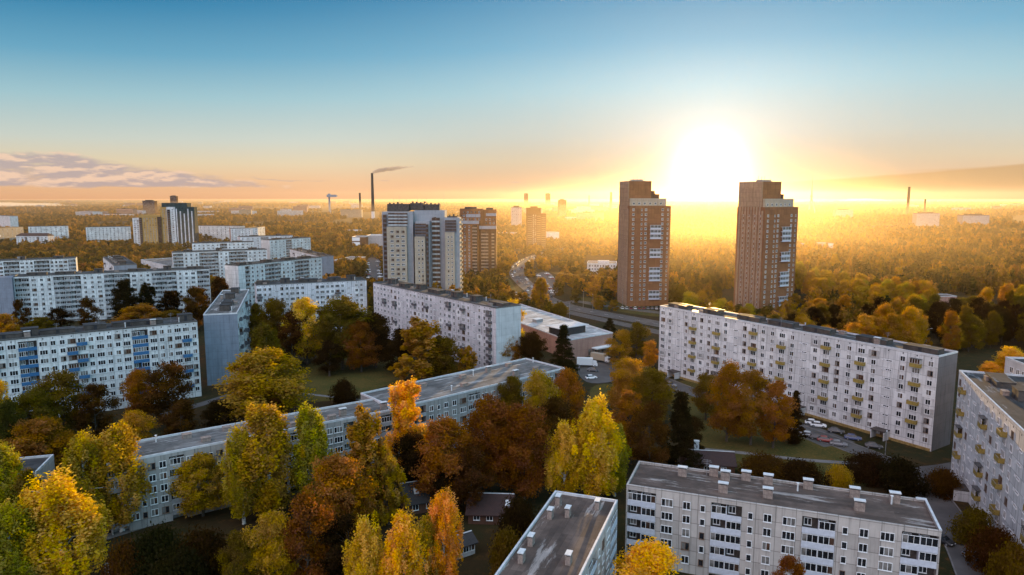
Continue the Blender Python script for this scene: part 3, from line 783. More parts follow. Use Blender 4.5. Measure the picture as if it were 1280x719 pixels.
plc = []; grid_windows(plc, X(579), X(590), 2, 3, H(281), 15, -2.003, '2'); grid_windows(plc, X(578), X(602), 5, H(276), H(263), 3, 1.997, '2'); grid_windows(plc, X(606), X(620), 3, H(281), H(272), 2, 2.997, '2')
distributed_windows(t, plc)
mb = MB(); mb.box(X(581), X(596), 6, 12, H(261) + .002, H(261) + 1.6); mb.box(X(608), X(617), 6, 12, H(262) + .002, H(262) + 1.5); mb.build('roof_shed', [M['shed']], t)
# brown tower further along the road
t, _ = local_thing('apartment_tower', 'brown tower with rows of pale balconies, standing alone beyond the bend of the road', 'apartment tower', 658, 312, group='tall towers')
X = lambda px: (px - 658) * 1.03
H = lambda py: 67 - (py - 247) * 1.03
foot(t, 0, X(683), -2, 18)
tower_part('wall', X(658), X(676), 0, 18, H(261), 'brick_dark'); tower_part('wall', X(676.1), X(682.8), 2, 17, H(267), 'brick_dark')
balcony_stack(t, X(659.5), X(665), 0, 4, H(268), 15, 'parapet_brown', 'glass_warm', 1.4)
balcony_stack(t, X(671), X(675.5), 0, 4, H(268), 15, 'parapet_brown', 'glass_warm', 1.4)
balcony_stack(t, X(677), X(682), 2, 4, H(270), 14, 'parapet_brown', 'glass_warm', 1.4)
plc = []; grid_windows(plc, X(665.5), X(670.5), 2, 4, H(268), 15, -0.003, '2'); distributed_windows(t, plc)
mb = MB(); mb.box(X(657.6), X(676.4), -0.4, 18.4, H(261) + .002, H(261) + 1.0); mb.box(X(663), X(672), 4, 12, H(261) + 1.002, H(261) + 3.0); mb.build('roof_shed', [M['brick_dark']], t)

# the two tall brick towers either side of the sun
def sun_tower(px, py, label, k_, rz, W, D, htall, hmid, hlow):
    global t
    t, _ = local_thing('apartment_tower', label, 'apartment tower', px, py, rz, 'brick towers beside the sun')
    foot(t, -1, W, -1, D)
    tower_part('wall', 0, W, 0, D, hlow, 'brick')                      # the brick body
    tower_part('wall', W * 0.03, W * 0.90, D * .06, D * 0.99, hmid, 'cream')    # pale storey set back
    tower_part('wall', 0.4, W * 0.55, D * 0.12, D * 0.97, htall, 'brick')   # tall core
    tower_part('wall', W * 0.56, W * 0.80, D * 0.3, D * 0.9, hmid + 2.6, 'brick_dark')
    # side wall with pale vertical strips
    n = 9
    for i in range(n):
        y0 = D * 0.05 + i * D * 0.92 / n; mb = MB()
        mb.box(-0.35, -0.004, y0, y0 + D * 0.92 / n * 0.55, 0, htall - 4 if i > 0 else hlow - 2)
        if i == 0: pass
        mb.build('pilaster', [M['tan_wall']], t)
    mb = MB(); mb.box(-0.02, 0.39, D * .12, D * .97, hlow, htall - 0.01); mb.build('side_panel', [M['tan_wall']], t)
    plc = []
    fl = int((hlow - 4) / 2.9)
    for f in range(fl):
        z = 3 + f * 2.9
        for u in (0.10, 0.30, 0.40, 0.80, 0.93): plc.append(('1' if u in (.3, .93) else '2', rnd.choice((0, 1, 2, 2, 4)), W * u, -0.003, z + .8, 0))
        for i in range(4): plc.append(('1', 1, -0.003 - 0.0, D * (0.155 + i * 0.205), z + .8, -math.pi / 2))
    for f in range(2):
        for i in range(6): plc.append(('2', 0, W * (0.12 + i * 0.13), D * .06 - .003, hlow + 0.6 + f * 2.9, 0)) if hlow + 0.6 + f * 2.9 < hmid - 1.5 else None
    distributed_windows(t, plc)
    # glazed pale balconies in groups of three floors
    for g in range(1):
        for f in (0, 1, 4, 5, 6, 9, 10, 13, 14, 15):
            z = 4 + f * 2.9
            if z < hlow - 4:
                key = ('sunb', W)
                if key not in BALC:
                    mb = MB(); mb.box(0, W * 0.26, -1.2, -0.004, 0, 0.16, 0); mb.box(0, W * 0.26, -1.26, -1.204, 0, 1.05, 0)
                    for i in range(4): mb.box(i * W * .0843, i * W * .0843 + .12, -1.2, -1.1, 1.052, 2.6, 0)
                    mb.quad((0.05, -1.12, 1.05), (W * .255, -1.12, 1.05), (W * .255, -1.12, 2.6), (0.05, -1.12, 2.6), 1)
                    mb.box(0, W * 0.26, -1.2, -0.004, 2.602, 2.7, 0)
                    BALC[key] = mb.mesh('balcony', [M['parapet_pale'], M['glass_mid']])
                put('balcony', BALC[key], t, (W * 0.50, -0.002, z))
    mb = MB()
    for i in range(5): mb.cyl(W * (.1 + .09 * i), D * .4, htall, htall + rnd.uniform(1, 3.4), .12, n=5)
    mb.box(W * .12, W * .4, D * .3, D * .5, htall + .002, htall + 1.1)
    mb.build('roof_plant', [M['metal']], t)
    mb = MB(); mb.cyl(W * .68, D * .5, hmid + 2.602, hmid + 4.6, 2.0, 1.6, 12); mb.build('roof_plant', [M['brick_dark']], t)
    return t
sun_tower(784, 383, 'tall brown brick tower left of the sun, pale storey near its top', .49, R(8), 26.5, 22, 77.0, 66.5, 62.0)
sun_tower(950, 394, 'tall brown brick tower right of the sun, wide striped side wall', .45, R(30), 28.5, 20, 76.0, 66.3, 61.6)

# ochre and dark green pair at the left
t, _ = local_thing('apartment_tower', 'dark green tower with pale vertical ribs, joined on its left by an ochre wing', 'apartment tower', 166, 310, group='tall towers')
X = lambda px: (px - 166) * 1.06
H = lambda py: 67 - (py - 247) * 1.06
foot(t, 0, X(248), -3, 22)
tower_part('wall', X(166.5), X(176), 3, 16, H(272.7), 'white_wall'); tower_part('wall', X(176.1), X(203.5), 0, 18, H(269), 'ochre')
tower_part('wall', X(203.6), X(212), 1, 18, H(259), 'ochre'); tower_part('wall', X(212.1), X(222.5), -1, 20, H(258.8), 'white_wall'); tower_part('wall', X(222.6), X(246.5), 0, 9, H(258.8), 'green_glass')
tower_part('crown', X(204), X(236), 4, 16, H(253.8), 'green_glass')
mb = MB()
for i in range(5): x = X(223.5 + i * 4.8); mb.box(x, x + 1.5, -0.5, -0.004, 0, H(261 + (i % 3) * 3))
mb.build('rib', [M['lilac_wall']], t)
mb = MB(); mb.box(X(199.5), X(204.5), -0.6, -0.004, 0, H(271)); mb.build('stair_panel', [M['glass']], t)
balcony_stack(t, X(177), X(180), 0, 3, H(272), 13, 'dark_balcony', 'glass', 1.2)
balcony_stack(t, X(213), X(216.5), -1, 3, H(262), 16, 'dark_balcony', 'glass', 1.0)
plc = []; grid_windows(plc, X(181), X(199), 5, 3, H(272), 13, -0.003, '2'); grid_windows(plc, X(217), X(222), 1, 3, H(261), 17, -1.003, '3'); grid_windows(plc, X(205), X(211.5), 2, 3, H(261), 17, 0.997, '2'); grid_windows(plc, X(167), X(175), 2, 3, H(275), 12, 2.997, '3')
distributed_windows(t, plc)
# ------------------------------------------------------------------ low buildings
def low_box(name, label, cat, corners, h, wall, roof, group=None, rim='coping'):
    """corners: four ground points, counter-clockwise from front left; thing at the first"""
    o = corners[0]; rz = math.atan2(corners[1].y - o.y, corners[1].x - o.x)
    t = thing(name, label, cat, (o.x, o.y, 0), rz, group)
    c, s = math.cos(-rz), math.sin(-rz)
    lp = [((p.x - o.x) * c - (p.y - o.y) * s, (p.x - o.x) * s + (p.y - o.y) * c) for p in corners]
    xs, ys = [p[0] for p in lp], [p[1] for p in lp]
    FOOT.append((Vector((o.x, o.y, 0)), rz, min(xs), max(xs), min(ys), max(ys)))
    mb = MB(); mb.prism(lp, -0.5, h); mb.build('wall', [M[wall]], t)
    cx, cy = sum(xs) / 4, sum(ys) / 4
    ins = [(cx + (p[0] - cx) * 0.985, cy + (p[1] - cy) * 0.985) for p in lp]
    mb = MB(); mb.prism(ins, h + 0.004, h + 0.06); mb.build('roof', [M[roof]], t)
    mb = MB()
    for i in range(4):
        p, q = Vector((*lp[i], 0)), Vector((*lp[(i + 1) % 4], 0)); d = (q - p).normalized() * 0.4; nn = Vector((d.y, -d.x, 0)) * 0.3
        a, b_, c_, d_ = p + nn, q + nn, q - nn * 2.5, p - nn * 2.5
        mb.prism([(a.x, a.y), (b_.x, b_.y), (c_.x, c_.y), (d_.x, d_.y)], h + 0.062 + 0.006 * i, h + 0.5 + 0.006 * i)
    mb.build('roof_rim', [M[rim]], t)
    return t, lp
R1 = P(766, 417, 8); R2 = P(715, 425.5, 8); L1 = P(651, 381, 8)
off = (L1 - R1)
R2b = R2 + (R2 - R1) * 0.10
L2 = R2b + off * 0.94
t, lp = low_box('shopping_hall', 'large low shopping hall with a pale roof and brownish pink end wall, beside the road', 'shopping hall', [Vector((p.x, p.y, 0)) for p in (R2b, R1, L1, L2)], 8, 'pink_wall', 'roof_white')
W = lp[1][0]
mb = MB(); mb.box(W * 0.52, W * 0.96, -3.2, -0.01, 3.0, 3.5); mb.build('canopy', [M['frame']], t)
mb = MB()
for i in range(7): mb.box(W * 0.45 + i * 1.9, W * 0.45 + i * 1.9 + 1.4, -0.12, -0.006, 0.3, 2.8, 0)
mb.build('shop_front', [M['glass_mid']], t)
mb = MB(); mb.box(-0.7, -0.01, 10, 60, 0.5, 4.5); mb.build('side_glazing', [M['glass']], t) if False else None
mb = MB(); mb.box(W * 0.16, W * 0.7, 9, 17, 8.07, 11.3, 0); mb.box(W * 0.10, W * 0.76, 8.4, 17.6, 11.302, 11.6, 1); mb.build('roof_plant', [M['dark_roof'], M['coping']], t)
for yy in (40, 62, 86):
    mb = MB(); mb.box(W * 0.6, W * 0.6 + 4, yy, yy + 3, 8.07, 9.5, 0); mb.box(W * 0.6 - .2, W * 0.6 + 4.2, yy - .2, yy + 3.2, 9.502, 9.65, 1); mb.build('roof_vent', [M['metal'], M['vent_cap']], t)
def rect_px(a, b, depth, h):
    A, B = P(a[0], a[1], h), P(b[0], b[1], h); A.z = B.z = 0
    u = (B - A).normalized(); n = Vector((-u.y, u.x, 0)) * depth
    return [A, B, B + n, A + n]
t, lp = low_box('office_building', 'low white building with flat roof beside the left brick tower', 'office building', rect_px((734, 329.5), (771, 330), 22, 10), 10, 'white_wall', 'roof_grey')
plc = []; grid_windows(plc, 1, lp[1][0] - 1, 10, 1, 9.5, 3, -0.003, '2'); distributed_windows(t, plc)
mb = MB(); mb.box(9, 19, 6, 12, 10.07, 12); mb.build('roof_plant', [M['coping']], t)
t, lp = low_box('office_building', 'blocky building of white bands and a dark stair column, left of the big grey tower', 'office building', rect_px((440, 296.5), (457.5, 296.5), 24, 20), 20, 'brick_dark', 'roof_grey')
for i, (z0, z1) in enumerate(((15.5, 19.6), (10, 14), (1, 8.6))):
    mb = MB(); mb.box(0.2, lp[1][0] * 0.55, -0.4, -0.006, z0, z1); mb.build('band', [M['frame']], t)
t, lp = low_box('office_building', 'plain grey white box building touching the dark stair column, left of the big grey tower', 'office building', rect_px((458.2, 294.8), (478, 294.8), 26, 21), 21, 'grey_render', 'roof_white')
for i in range(4):
    mb = MB(); mb.box(1.5 + i * 4.4, 4.6 + i * 4.4, -0.12, -0.006, 2, 3.6); mb.build('window', [M['glass']], t)
t, lp = low_box('warehouse', 'pale flat warehouse roof behind the white banded building', 'warehouse', rect_px((437, 289), (458, 288.5), 40, 9), 9, 'cream', 'roof_white')
t, lp = low_box('brick_shed', 'low red brick shed with grey roof, left of the parking beside the big grey tower', 'shed', rect_px((433, 326.5), (457, 321.5), 16, 7), 7, 'brick', 'roof_grey')
t, lp = low_box('warehouse', 'long pale roofed hall left of the brown tower by the road bend', 'warehouse', rect_px((622, 292), (646, 292), 30, 9), 9, 'grey_render', 'roof_white')
t, lp = low_box('office_building', 'white low block right behind the brown tower by the road bend', 'office building', rect_px((684, 291), (699, 290.5), 20, 16), 16, 'white_wall', 'roof_grey')
t, lp = low_box('warehouse', 'grey metal roofed hall in the trees below the ochre wing', 'warehouse', rect_px((176, 325), (211, 333), 60, 9), 9, 'white_wall', 'roof_grey')
t, lp = low_box('school_building', 'pale low building in the orange wood right of the right brick tower', 'school', rect_px((1005, 306), (1018, 306), 20, 13), 13, 'white_wall', 'roof_grey')
t, lp = low_box('school_building', 'white windowed building in the orange wood, further right of the right brick tower', 'school', rect_px((1030, 305), (1042, 305), 20, 15), 15, 'white_wall', 'roof_grey')
plc = []; grid_windows(plc, 1, lp[1][0] - 1, 3, 1, 14, 4, -0.003, '3'); distributed_windows(t, plc)
t, lp = low_box('shed', 'long low shed with pale wall at the clearing in the right wood', 'shed', rect_px((1160, 371), (1196, 371), 10, 4), 4, 'pink_wall', 'roof_brown')

def gable_house(name, label, loc, rz, w, d, eave, ridge, wall, roof, group=None, chimney=None, sky=None):
    t = thing(name, label, 'house', loc, rz, group); FOOT.append((Vector(loc), rz, 0, w, 0, d))
    mb = MB(); mb.box(0, w, 0, d, -0.3, eave, 0)
    mb.poly([(0, d, eave + .002), (0, 0, eave + .002), (0, d / 2, ridge - .2)], 0); mb.poly([(w, 0, eave + .002), (w, d, eave + .002), (w, d / 2, ridge - .2)], 0)
    mb.build('wall', [M[wall]], t)
    mb = MB(); e = 0.5; k_ = (ridge - eave) / (d / 2); th = 0.22
    for sgn in (0, 1):
        y0, y1 = (-e, d / 2) if sgn == 0 else (d + e, d / 2)
        z0, z1 = eave - e * k_, ridge
        a = [(-e, y0, z0), (w + e, y0, z0), (w + e, y1, z1), (-e, y1, z1)]
        b = [(p[0], p[1], p[2] + th) for p in a]
        if sgn: a.reverse(); b.reverse()
        mb.quad(*b); mb.quad(*reversed(a))
        for i in range(4): mb.quad(a[i], a[(i + 1) % 4], b[(i + 1) % 4], b[i])
    mb.build('roof', [M[roof]], t)
    mb = MB(); mb.box(-e, w + e, d / 2 - .15, d / 2 + .15, ridge + th - .02, ridge + th + .07); mb.build('ridge_cap', [M['coping']], t)
    if chimney:
        mb = MB(); x, y = chimney; mb.box(x, x + 1.1, y, y + 0.9, eave, ridge + 1.8, 0); mb.box(x - .1, x + 1.2, y - .1, y + 1.0, ridge + 1.802, ridge + 1.95, 1); mb.build('chimney', [M['coping'], M['vent_cap']], t)
    for x in (sky or ()):
        mb = MB(); y0, y1 = d * .18, d * .34; zz = lambda y: eave + y * k_ + th + .05
        mb.quad((x, y0, zz(y0)), (x + 1.0, y0, zz(y0)), (x + 1.0, y1, zz(y1)), (x, y1, zz(y1))); mb.build('skylight', [M['vent_cap']], t)
    for i in range(3):
        put('window', wmesh('2', i), t, (w * (0.2 + .3 * i), -0.003, 0.9))
    return t
p = P(508, 645); gable_house('dark_house', 'small dark roofed house with white chimney and skylight at the bottom centre', (p.x, p.y, 0), R(22), 10, 8, 2.6, 5.4, 'brick_dark', 'dark_roof', chimney=(7.5, 5.2), sky=(2.2,))
p = P(585, 655); gable_house('dark_house', 'red brown roofed house right of the orange birch at the bottom centre', (p.x, p.y, 0), R(-4), 9, 8, 2.3, 4.8, 'brick_dark', 'red_roof', sky=(7.6,))
p = P(571, 700); gable_house('garden_shed', 'small grey shed behind the orange birch, nearest the bottom edge', (p.x, p.y, 0), R(35), 4, 4, 2.4, 3.4, 'plain_wall', 'dark_roof')
p = P(842, 607); gable_house('red_roof_house', 'low house with red brown tin roof and white topped chimney behind the bottom right block', (p.x + 3, p.y + 7, 0), R(-9), 13, 8, 2.8, 4.6, 'brick_dark', 'red_roof', chimney=(4.0, 5.5))
p = P(137, 735); gable_house('garden_shed', 'shed with pale metal roof at the bottom edge, right of the bright yellow birch', (p.x, p.y, 0), R(30), 5, 4, 2.6, 3.4, 'plain_wall', 'metal')
p = P(760, 590, 0); gable_house('garden_shed', 'tiny grey lean shed at the left end of the bottom right block', (p.x + 1.5, p.y, 0), R(75), 4, 3, 2.3, 3.0, 'plain_wall', 'metal')

# ------------------------------------------------------------------ far chimneys, masts, tower blocks
def chimney(label, px, pyt, d, h0=None, r0=3.2, r1=2.0, bands=0, kind='factory_chimney', col='shed'):
    x = (px - 640) / F_PX * d; h = height_at(x, d, pyt)
    t = thing(kind, label, 'chimney', (x, d, 0)); mb = MB()
    n = 14
    for i in range(n):
        a, b = i / n, (i + 1) / n
        mi = 1 if (bands and i >= n - bands and (n - i) % 4 in (0, 3)) else 0
        mb.cyl(0, 0, h * a, h * b, r0 + (r1 - r0) * a, r0 + (r1 - r0) * b, 14, mi)
    mb.build('shaft', [M[col], M['brick']], t)
    mb = MB(); mb.cyl(0, 0, h + .01, h + 1.2, r1 * 1.12, r1 * 1.12, 14); mb.build('rim', [M['shed']], t)
    return t, h
dC = 2000.0
cht, chh = chimney('tall banded factory chimney with a trail of dark smoke, left of the big grey tower', 467.3, 217, dC, r0=5.2, r1=3.3, bands=0, col='shed')
mb = MB()
for i in range(4): mb.cyl(0, 0, chh * (0.22 + .2 * i), chh * (0.30 + .2 * i), 5.1 - 1.8 * (0.22 + .2 * i), 5.1 - 1.8 * (0.3 + .2 * i), 14)
mb.build('band', [M['brick']], cht)
mb = MB(); mb.cyl(0, 0, 0, chh * .2, 5.6, 5.0, 14); mb.build('base', [M['coping']], cht)
chimney('tall plain dark chimney on the right horizon, leftmost and taller of the two there', 1131.5, 234, 2600, r0=5.5, r1=4.2)
chimney('shorter dark chimney on the right horizon, right of the taller plain one', 1152.5, 249.3, 2600, r0=3.6, r1=3.0)
chimney('small far chimney between the banded chimney and the flat topped tower', 451.5, 241.5, 3600, r0=6, r1=5)
chimney('thin far stack left of the left brick tower', 762.7, 240.5, 3600, r0=8, r1=5)
chimney('thin far mast like stack between the far blocks and the left brick tower', 735.5, 244, 3600, r0=3, r1=2)
# tv tower: three legs, shaft, spire
dT = 3000.0; xT = (1011.3 - 640) / F_PX * dT; hT = height_at(xT, dT, 217)
t = thing('tv_tower', 'slim television tower with spread legs right of the right brick tower', 'tv tower', (xT, dT, 0)); 
for a in (R(90), R(210), R(330)):
    mb = MB(); mb.tube((17 * math.cos(a), 17 * math.sin(a), 0), (3 * math.cos(a), 3 * math.sin(a), hT * .36), 2.4, 1.7, 6); mb.build('leg', [M['metal']], t)
mb = MB(); mb.cyl(0, 0, hT * .30, hT * .62, 3.8, 2.8, 10); mb.cyl(0, 0, hT * .40, hT * .46, 6, 5.5, 12); mb.build('shaft', [M['metal']], t)
mb = MB(); mb.cyl(0, 0, hT * .621, hT * .8, 1.6, 1.2, 8); mb.cyl(0, 0, hT * .801, hT, .8, .4, 6); mb.build('spire', [M['metal']], t)
# flat topped tower on stalk
dW = 2700.0; xW = (413.5 - 640) / F_PX * dW; hW = height_at(xW, dW, 243.5)
t = thing('water_tower', 'far T shaped tower with flat wide top, left of the banded chimney', 'tower', (xW, dW, 0))
mb = MB(); mb.cyl(0, 0, 6, hW - 6, 4, 3.4, 12); mb.build('stalk', [M['grey_render']], t)
mb = MB(); mb.box(-8, 30, -8, 8, hW - 9, hW); mb.box(-4, 6, -5, 5, hW + .01, hW + 4); mb.build('deck', [M['grey_render']], t)
mb = MB(); mb.cyl(0, 0, 0, 6.01, 9, 6, 12); mb.build('foot', [M['coping']], t)
def far_block(label, px0, px1, pyt, pyb, wall, name='apartment_tower', group='far tower blocks', steps=2, depth=18, most=60):
    d = 67 * F_PX / (pyb - 247); x0 = (px0 - 640) / F_PX * d; x1 = (px1 - 640) / F_PX * d
    h = height_at((x0 + x1) / 2, d, pyt); w = x1 - x0
    t = thing(name, label, 'tower block' if name == 'apartment_tower' else 'apartment block', (x0, d, 0), 0, group); FOOT.append((Vector((x0, d, 0)), 0, 0, w, 0, depth))
    mb = MB(); mb.box(0, w, 0, depth, -0.5, h); mb.build('wall', [M[wall]], t)
    mb = MB(); mb.box(w * .2, w * .75, 3, depth - 3, h + .004, h + 2.6); mb.build('roof_shed', [M['shed']], t)
    mb = MB(); mb.box(-.2, w + .2, -.2, depth + .2, h - 1.0, h + .002); mb.build('roof_rim', [M['coping_dark']], t)
    nf = max(3, int(h / 3)); nb = max(3, int(w / 4)); plc = []
    grid_windows(plc, 0.5, w - 0.5, nb, 1, h - 1.5, nf, -0.004, '2'); distributed_windows(t, plc, most=most)
    return t
far_block('small dark far tower on the horizon, left of a pair above the lone brown tower', 655, 660, 242, 257.5, 'brick_dark', most=20)
far_block('small dark far tower on the horizon, right of a pair above the lone brown tower', 681.5, 687.5, 242, 257.5, 'brick_dark', most=20)
far_block('dark tower block in the haze right of the lone brown tower', 697.5, 707.5, 250, 274, 'brick_dark', most=40)
far_block('grey white block in the haze between the twin brick tower and the lone brown tower', 639, 652, 259, 288, 'grey_render', most=40)
far_block('grey slab standing in the hazy right wood, nearest the right brick tower', 1042.5, 1064, 262, 277, 'grey_render', 'apartment_block', 'far slabs in the right wood', most=40)
far_block('grey slab standing in the hazy right wood, below the taller plain chimney', 1143.5, 1172, 266.5, 282, 'grey_render', 'apartment_block', 'far slabs in the right wood', most=40)
far_block('grey slab standing in the hazy right wood, rightmost of the three', 1201, 1234, 269, 287, 'grey_render', 'apartment_block', 'far slabs in the right wood', most=40)
far_block('dark square block on the hazy left plain, left of the dark green tower', 181.5, 196.5, 251, 271, 'brick_dark', most=30)
far_block('far dark block peeping over the crown of the dark green tower', 216, 224, 245, 262, 'brick_dark', most=20)

# many low houses of the far town, pale specks in the haze
TOWN = {}
def town_mesh(i):
    if i not in TOWN:
        r = random.Random(i); w, d, h = r.uniform(30, 95), r.uniform(16, 26), r.uniform(14, 30)
        mb = MB(); mb.box(0, w, 0, d, -.5, h, 0); mb.box(-.3, w + .3, -.3, d + .3, h + .003, h + .7, 1)
        mb.box(w * .3, w * .5, 3, d - 3, h + .704, h + 2.4, 1)
        for f in range(int(h / 3.2)): mb.box(1, w - 1, -0.06, -0.004, 1.2 + f * 3.2, 2.5 + f * 3.2, 2)
        TOWN[i] = mb.mesh('town_building', [M[('white_wall', 'cream', 'lilac_wall', 'pink_wall')[i % 4]], M[('roof_white', 'roof_grey', 'red_roof')[i % 3]], M['glass']])
    return TOWN[i]
rt = random.Random(5)
for zone, label, n, x0, x1, y0, y1 in (('far town houses left', 'low pale far building on the hazy plain left of the banded chimney', 46, 40, 455, 252.5, 274),
                                ('far town houses middle', 'low pale far building in golden haze between the grey tower and the left brick tower', 20, 625, 765, 254, 280),
                                ('far town houses right', 'low pale building of the far town beyond the hazy wood on the right', 20, 1010, 1275, 252, 268)):
    for i in range(n):
        q = P(rt.uniform(x0, x1), y0 + (y1 - y0) * rt.random() ** 1.6)
        o = put('town_building', town_mesh(rt.randint(0, 11)), None, q, rt.uniform(-.5, .5)); tag(o, label, 'building', zone)
        FOOT.append((q, 0, -5, 50, -5, 25))
q = P(345, 283.5); 

# ------------------------------------------------------------------ smoke and mist
def volume_mat(name, col, dens, absorb=None, g=0.3):
    m = bpy.data.materials.new(name); m.use_nodes = True; nt = m.node_tree; nt.nodes.clear()
    o = nt.nodes.new('ShaderNodeOutputMaterial'); v = nt.nodes.new('ShaderNodeVolumePrincipled'); nt.links.new(v.outputs[0], o.inputs['Volume'])
    v.inputs['Color'].default_value = C4(*col); v.inputs['Density'].default_value = dens; v.inputs['Anisotropy'].default_value = g
    if absorb: v.inputs['Absorption Color'].default_value = C4(*absorb)
    return m
def lumpy(name, pts, mat, seed=1, seg=14):
    """closed lumpy tube through pts (x, y, z, radius)"""
    mb = MB(); rings = []
    N = 40
    for i in range(N + 1):
        f = i / N * (len(pts) - 1); j = min(int(f), len(pts) - 2); u = f - j
        c = [pts[j][q] * (1 - u) + pts[j + 1][q] * u for q in range(4)]
        ring = []
        for s_ in range(seg):
            a = 2 * math.pi * s_ / seg
            nz = 1 + 0.55 * noise.noise(Vector((i * 0.33, math.cos(a) * 1.2 + seed, math.sin(a) * 1.2)))
            rr = c[3] * nz * (0.15 if i in (0, N) else 1)
            ring.append((c[0], c[1] + rr * math.cos(a), c[2] + rr * math.sin(a)))
        rings.append(ring)
    for i in range(N):
        for s_ in range(seg):
            k2 = (s_ + 1) % seg; mb.quad(rings[i][s_], rings[i][k2], rings[i + 1][k2], rings[i + 1][s_])
    mb.poly(rings[0][::-1]); mb.poly(rings[-1])
    return mb.build(name, [mat])
cx, cz = (467.3 - 640) / F_PX * dC, chh
px_m = dC / F_PX
sm = lumpy('smoke_plume', [(cx, dC, cz + 2, 4), (cx + 6 * px_m, dC, cz + 3 * px_m, 6), (cx + 18 * px_m, dC, cz + 5 * px_m, 6.5), (cx + 32 * px_m, dC, cz + 6.8 * px_m, 5), (cx + 42 * px_m, dC, cz + 7.6 * px_m, 3), (cx + 52 * px_m, dC, cz + 8 * px_m, 1.5)],
      volume_mat('smoke', (0.35, 0.33, 0.36), 0.17, (0.1, 0.1, 0.12)))
tag(sm, 'dark smoke drifting right from the banded factory chimney', 'smoke', None, 'stuff')
def mist(px, py, w, d, h, dens, label, g=0.5, col=(1, 1, 1), y=0):
    q = P(px, py) if py else Vector((px, y, 0)); mb = MB(); n = 20; m_ = 8
    rows = []
    for j in range(1, m_):
        th = math.pi / 2 * j / m_; row = []
        for i in range(n):
            a = 2 * math.pi * i / n; nz = 1 + 0.3 * noise.noise(Vector((math.cos(a) * 2, math.sin(a) * 2, j * .5 + px)))
            row.append((q.x + w * nz * math.cos(a) * math.sin(th), q.y + d * nz * math.sin(a) * math.sin(th), 4 + h * math.cos(th) * nz))
        rows.append(row)
    for j in range(len(rows) - 1):
        for i in range(n): mb.quad(rows[j][i], rows[j + 1][i], rows[j + 1][(i + 1) % n], rows[j][(i + 1) % n])
    mb.poly(rows[0]); mb.poly(rows[-1][::-1])
    o = mb.build('mist_bank', [volume_mat('mist', col, dens, None, g)]); tag(o, label, 'mist', None, 'stuff')
mist(-10, 259.5, 480, 500, 30, 0.003, 'white ground mist lying on the far plain at the left edge')
# the morning mist itself: a low sheet under the camera's height, from beyond the near blocks to the horizon
mb = MB(); N = 48; rows = []
for zz, sc_ in ((0.5, 1.0), (MIST_TOP * .6, 1.0), (MIST_TOP * .9, 0.97), (MIST_TOP, 0.90)):
    row = []
    for i in range(N):
        a = 2 * math.pi * i / N; cx_, sy_ = math.cos(a), math.sin(a); p_ = 0.55
        row.append((math.copysign(abs(cx_) ** p_, cx_) * 7600 * sc_, 5250 + math.copysign(abs(sy_) ** p_, sy_) * 4900 * sc_, zz))
    rows.append(row)
for a_, b_ in zip(rows, rows[1:]):
    for i in range(N): mb.quad(a_[i], a_[(i + 1) % N], b_[(i + 1) % N], b_[i])
mb.poly(rows[-1]); mb.poly(rows[0][::-1])
tag(mb.build('morning_mist', [volume_mat('low mist', MIST_COL, MIST_DENS, None, MIST_G)]), 'golden morning mist lying low over the woods and the far town', 'mist', None, 'stuff')
mist(165, None, 240, 270, 96, 1.9e-4, 'added mist volume giving the two tall brick towers an orange glow', 0.8, (1.0, 0.78, 0.50), y=615)  # volume added to imitate the orange glare over the towers
mist(1080, 252.0, 420, 400, 45, 0.0035, 'bright ground mist on the far plain left of the plain dark chimney')

# ------------------------------------------------------------------ haze box: closed, even, round everything; sky outside
mb = MB(); mb.box(-17000, 17000, -600, 17000, -1.6, HAZE_TOP)
hm = bpy.data.materials.new('air'); hm.use_nodes = True; n_ = hm.node_tree; n_.nodes.clear()
oo = n_.nodes.new('ShaderNodeOutputMaterial'); pv = n_.nodes.new('ShaderNodeVolumePrincipled'); n_.links.new(pv.outputs[0], oo.inputs['Volume'])
pv.inputs['Density'].default_value = HAZE_DENS; pv.inputs['Anisotropy'].default_value = HAZE_G; pv.inputs['Color'].default_value = C4(*HAZE_COL)
tag(mb.build('haze', [hm]), 'thin morning haze over the whole district', 'haze', None, 'stuff')
# ------------------------------------------------------------------ ground, lawns, roads
m, nt, b, o = newmat('leaf litter and grass'); k = NB(nt)
obj = k.n('ShaderNodeTexCoord').outputs['Object']
n1 = k.noise(obj, 0.03, 6, 0.6); n2 = k.noise(obj, 0.35, 8, 0.7); n3 = k.noise(obj, 2.2, 5, 0.7)
c = k.mix(k.mapr(n1, 0.42, 0.60), C4(0.022, 0.022, 0.008), C4(0.036, 0.022, 0.009))
c = k.mix(k.mapr(n2, 0.50, 0.68), c, C4(0.07, 0.036, 0.011))
c = k.mix(k.math('MULTIPLY', k.mapr(n3, 0.52, 0.7), 0.5), c, C4(0.015, 0.012, 0.006))
k.l(c, b.inputs['Base Color']); b.inputs['Roughness'].default_value = 1.0; b.inputs['Specular IOR Level'].default_value = 0.1
bp = k.n('ShaderNodeBump'); bp.inputs['Strength'].default_value = 0.5; bp.inputs['Distance'].default_value = 0.3
k.l(n3, bp.inputs['Height']); k.l(bp.outputs[0], b.inputs['Normal'])
GMAT = m
mb = MB(); mb.quad((-16500, -500, 0), (16500, -500, 0), (16500, 16500, 0), (-16500, 16500, 0))
tag(mb.build('ground', [GMAT]), kind='structure')
m, nt, b, o = newmat('mown grass'); k = NB(nt)
obj = k.n('ShaderNodeTexCoord').outputs['Object']
n2 = k.noise(obj, 0.12, 7, 0.65); n3 = k.noise(obj, 1.4, 6, 0.75)
c = k.mix(k.mapr(n2, 0.38, 0.66), C4(0.045, 0.046, 0.012), C4(0.075, 0.058, 0.016))
c = k.mix(k.math('MULTIPLY', k.mapr(n3, 0.50, 0.66), 0.7), c, C4(0.17, 0.085, 0.02))
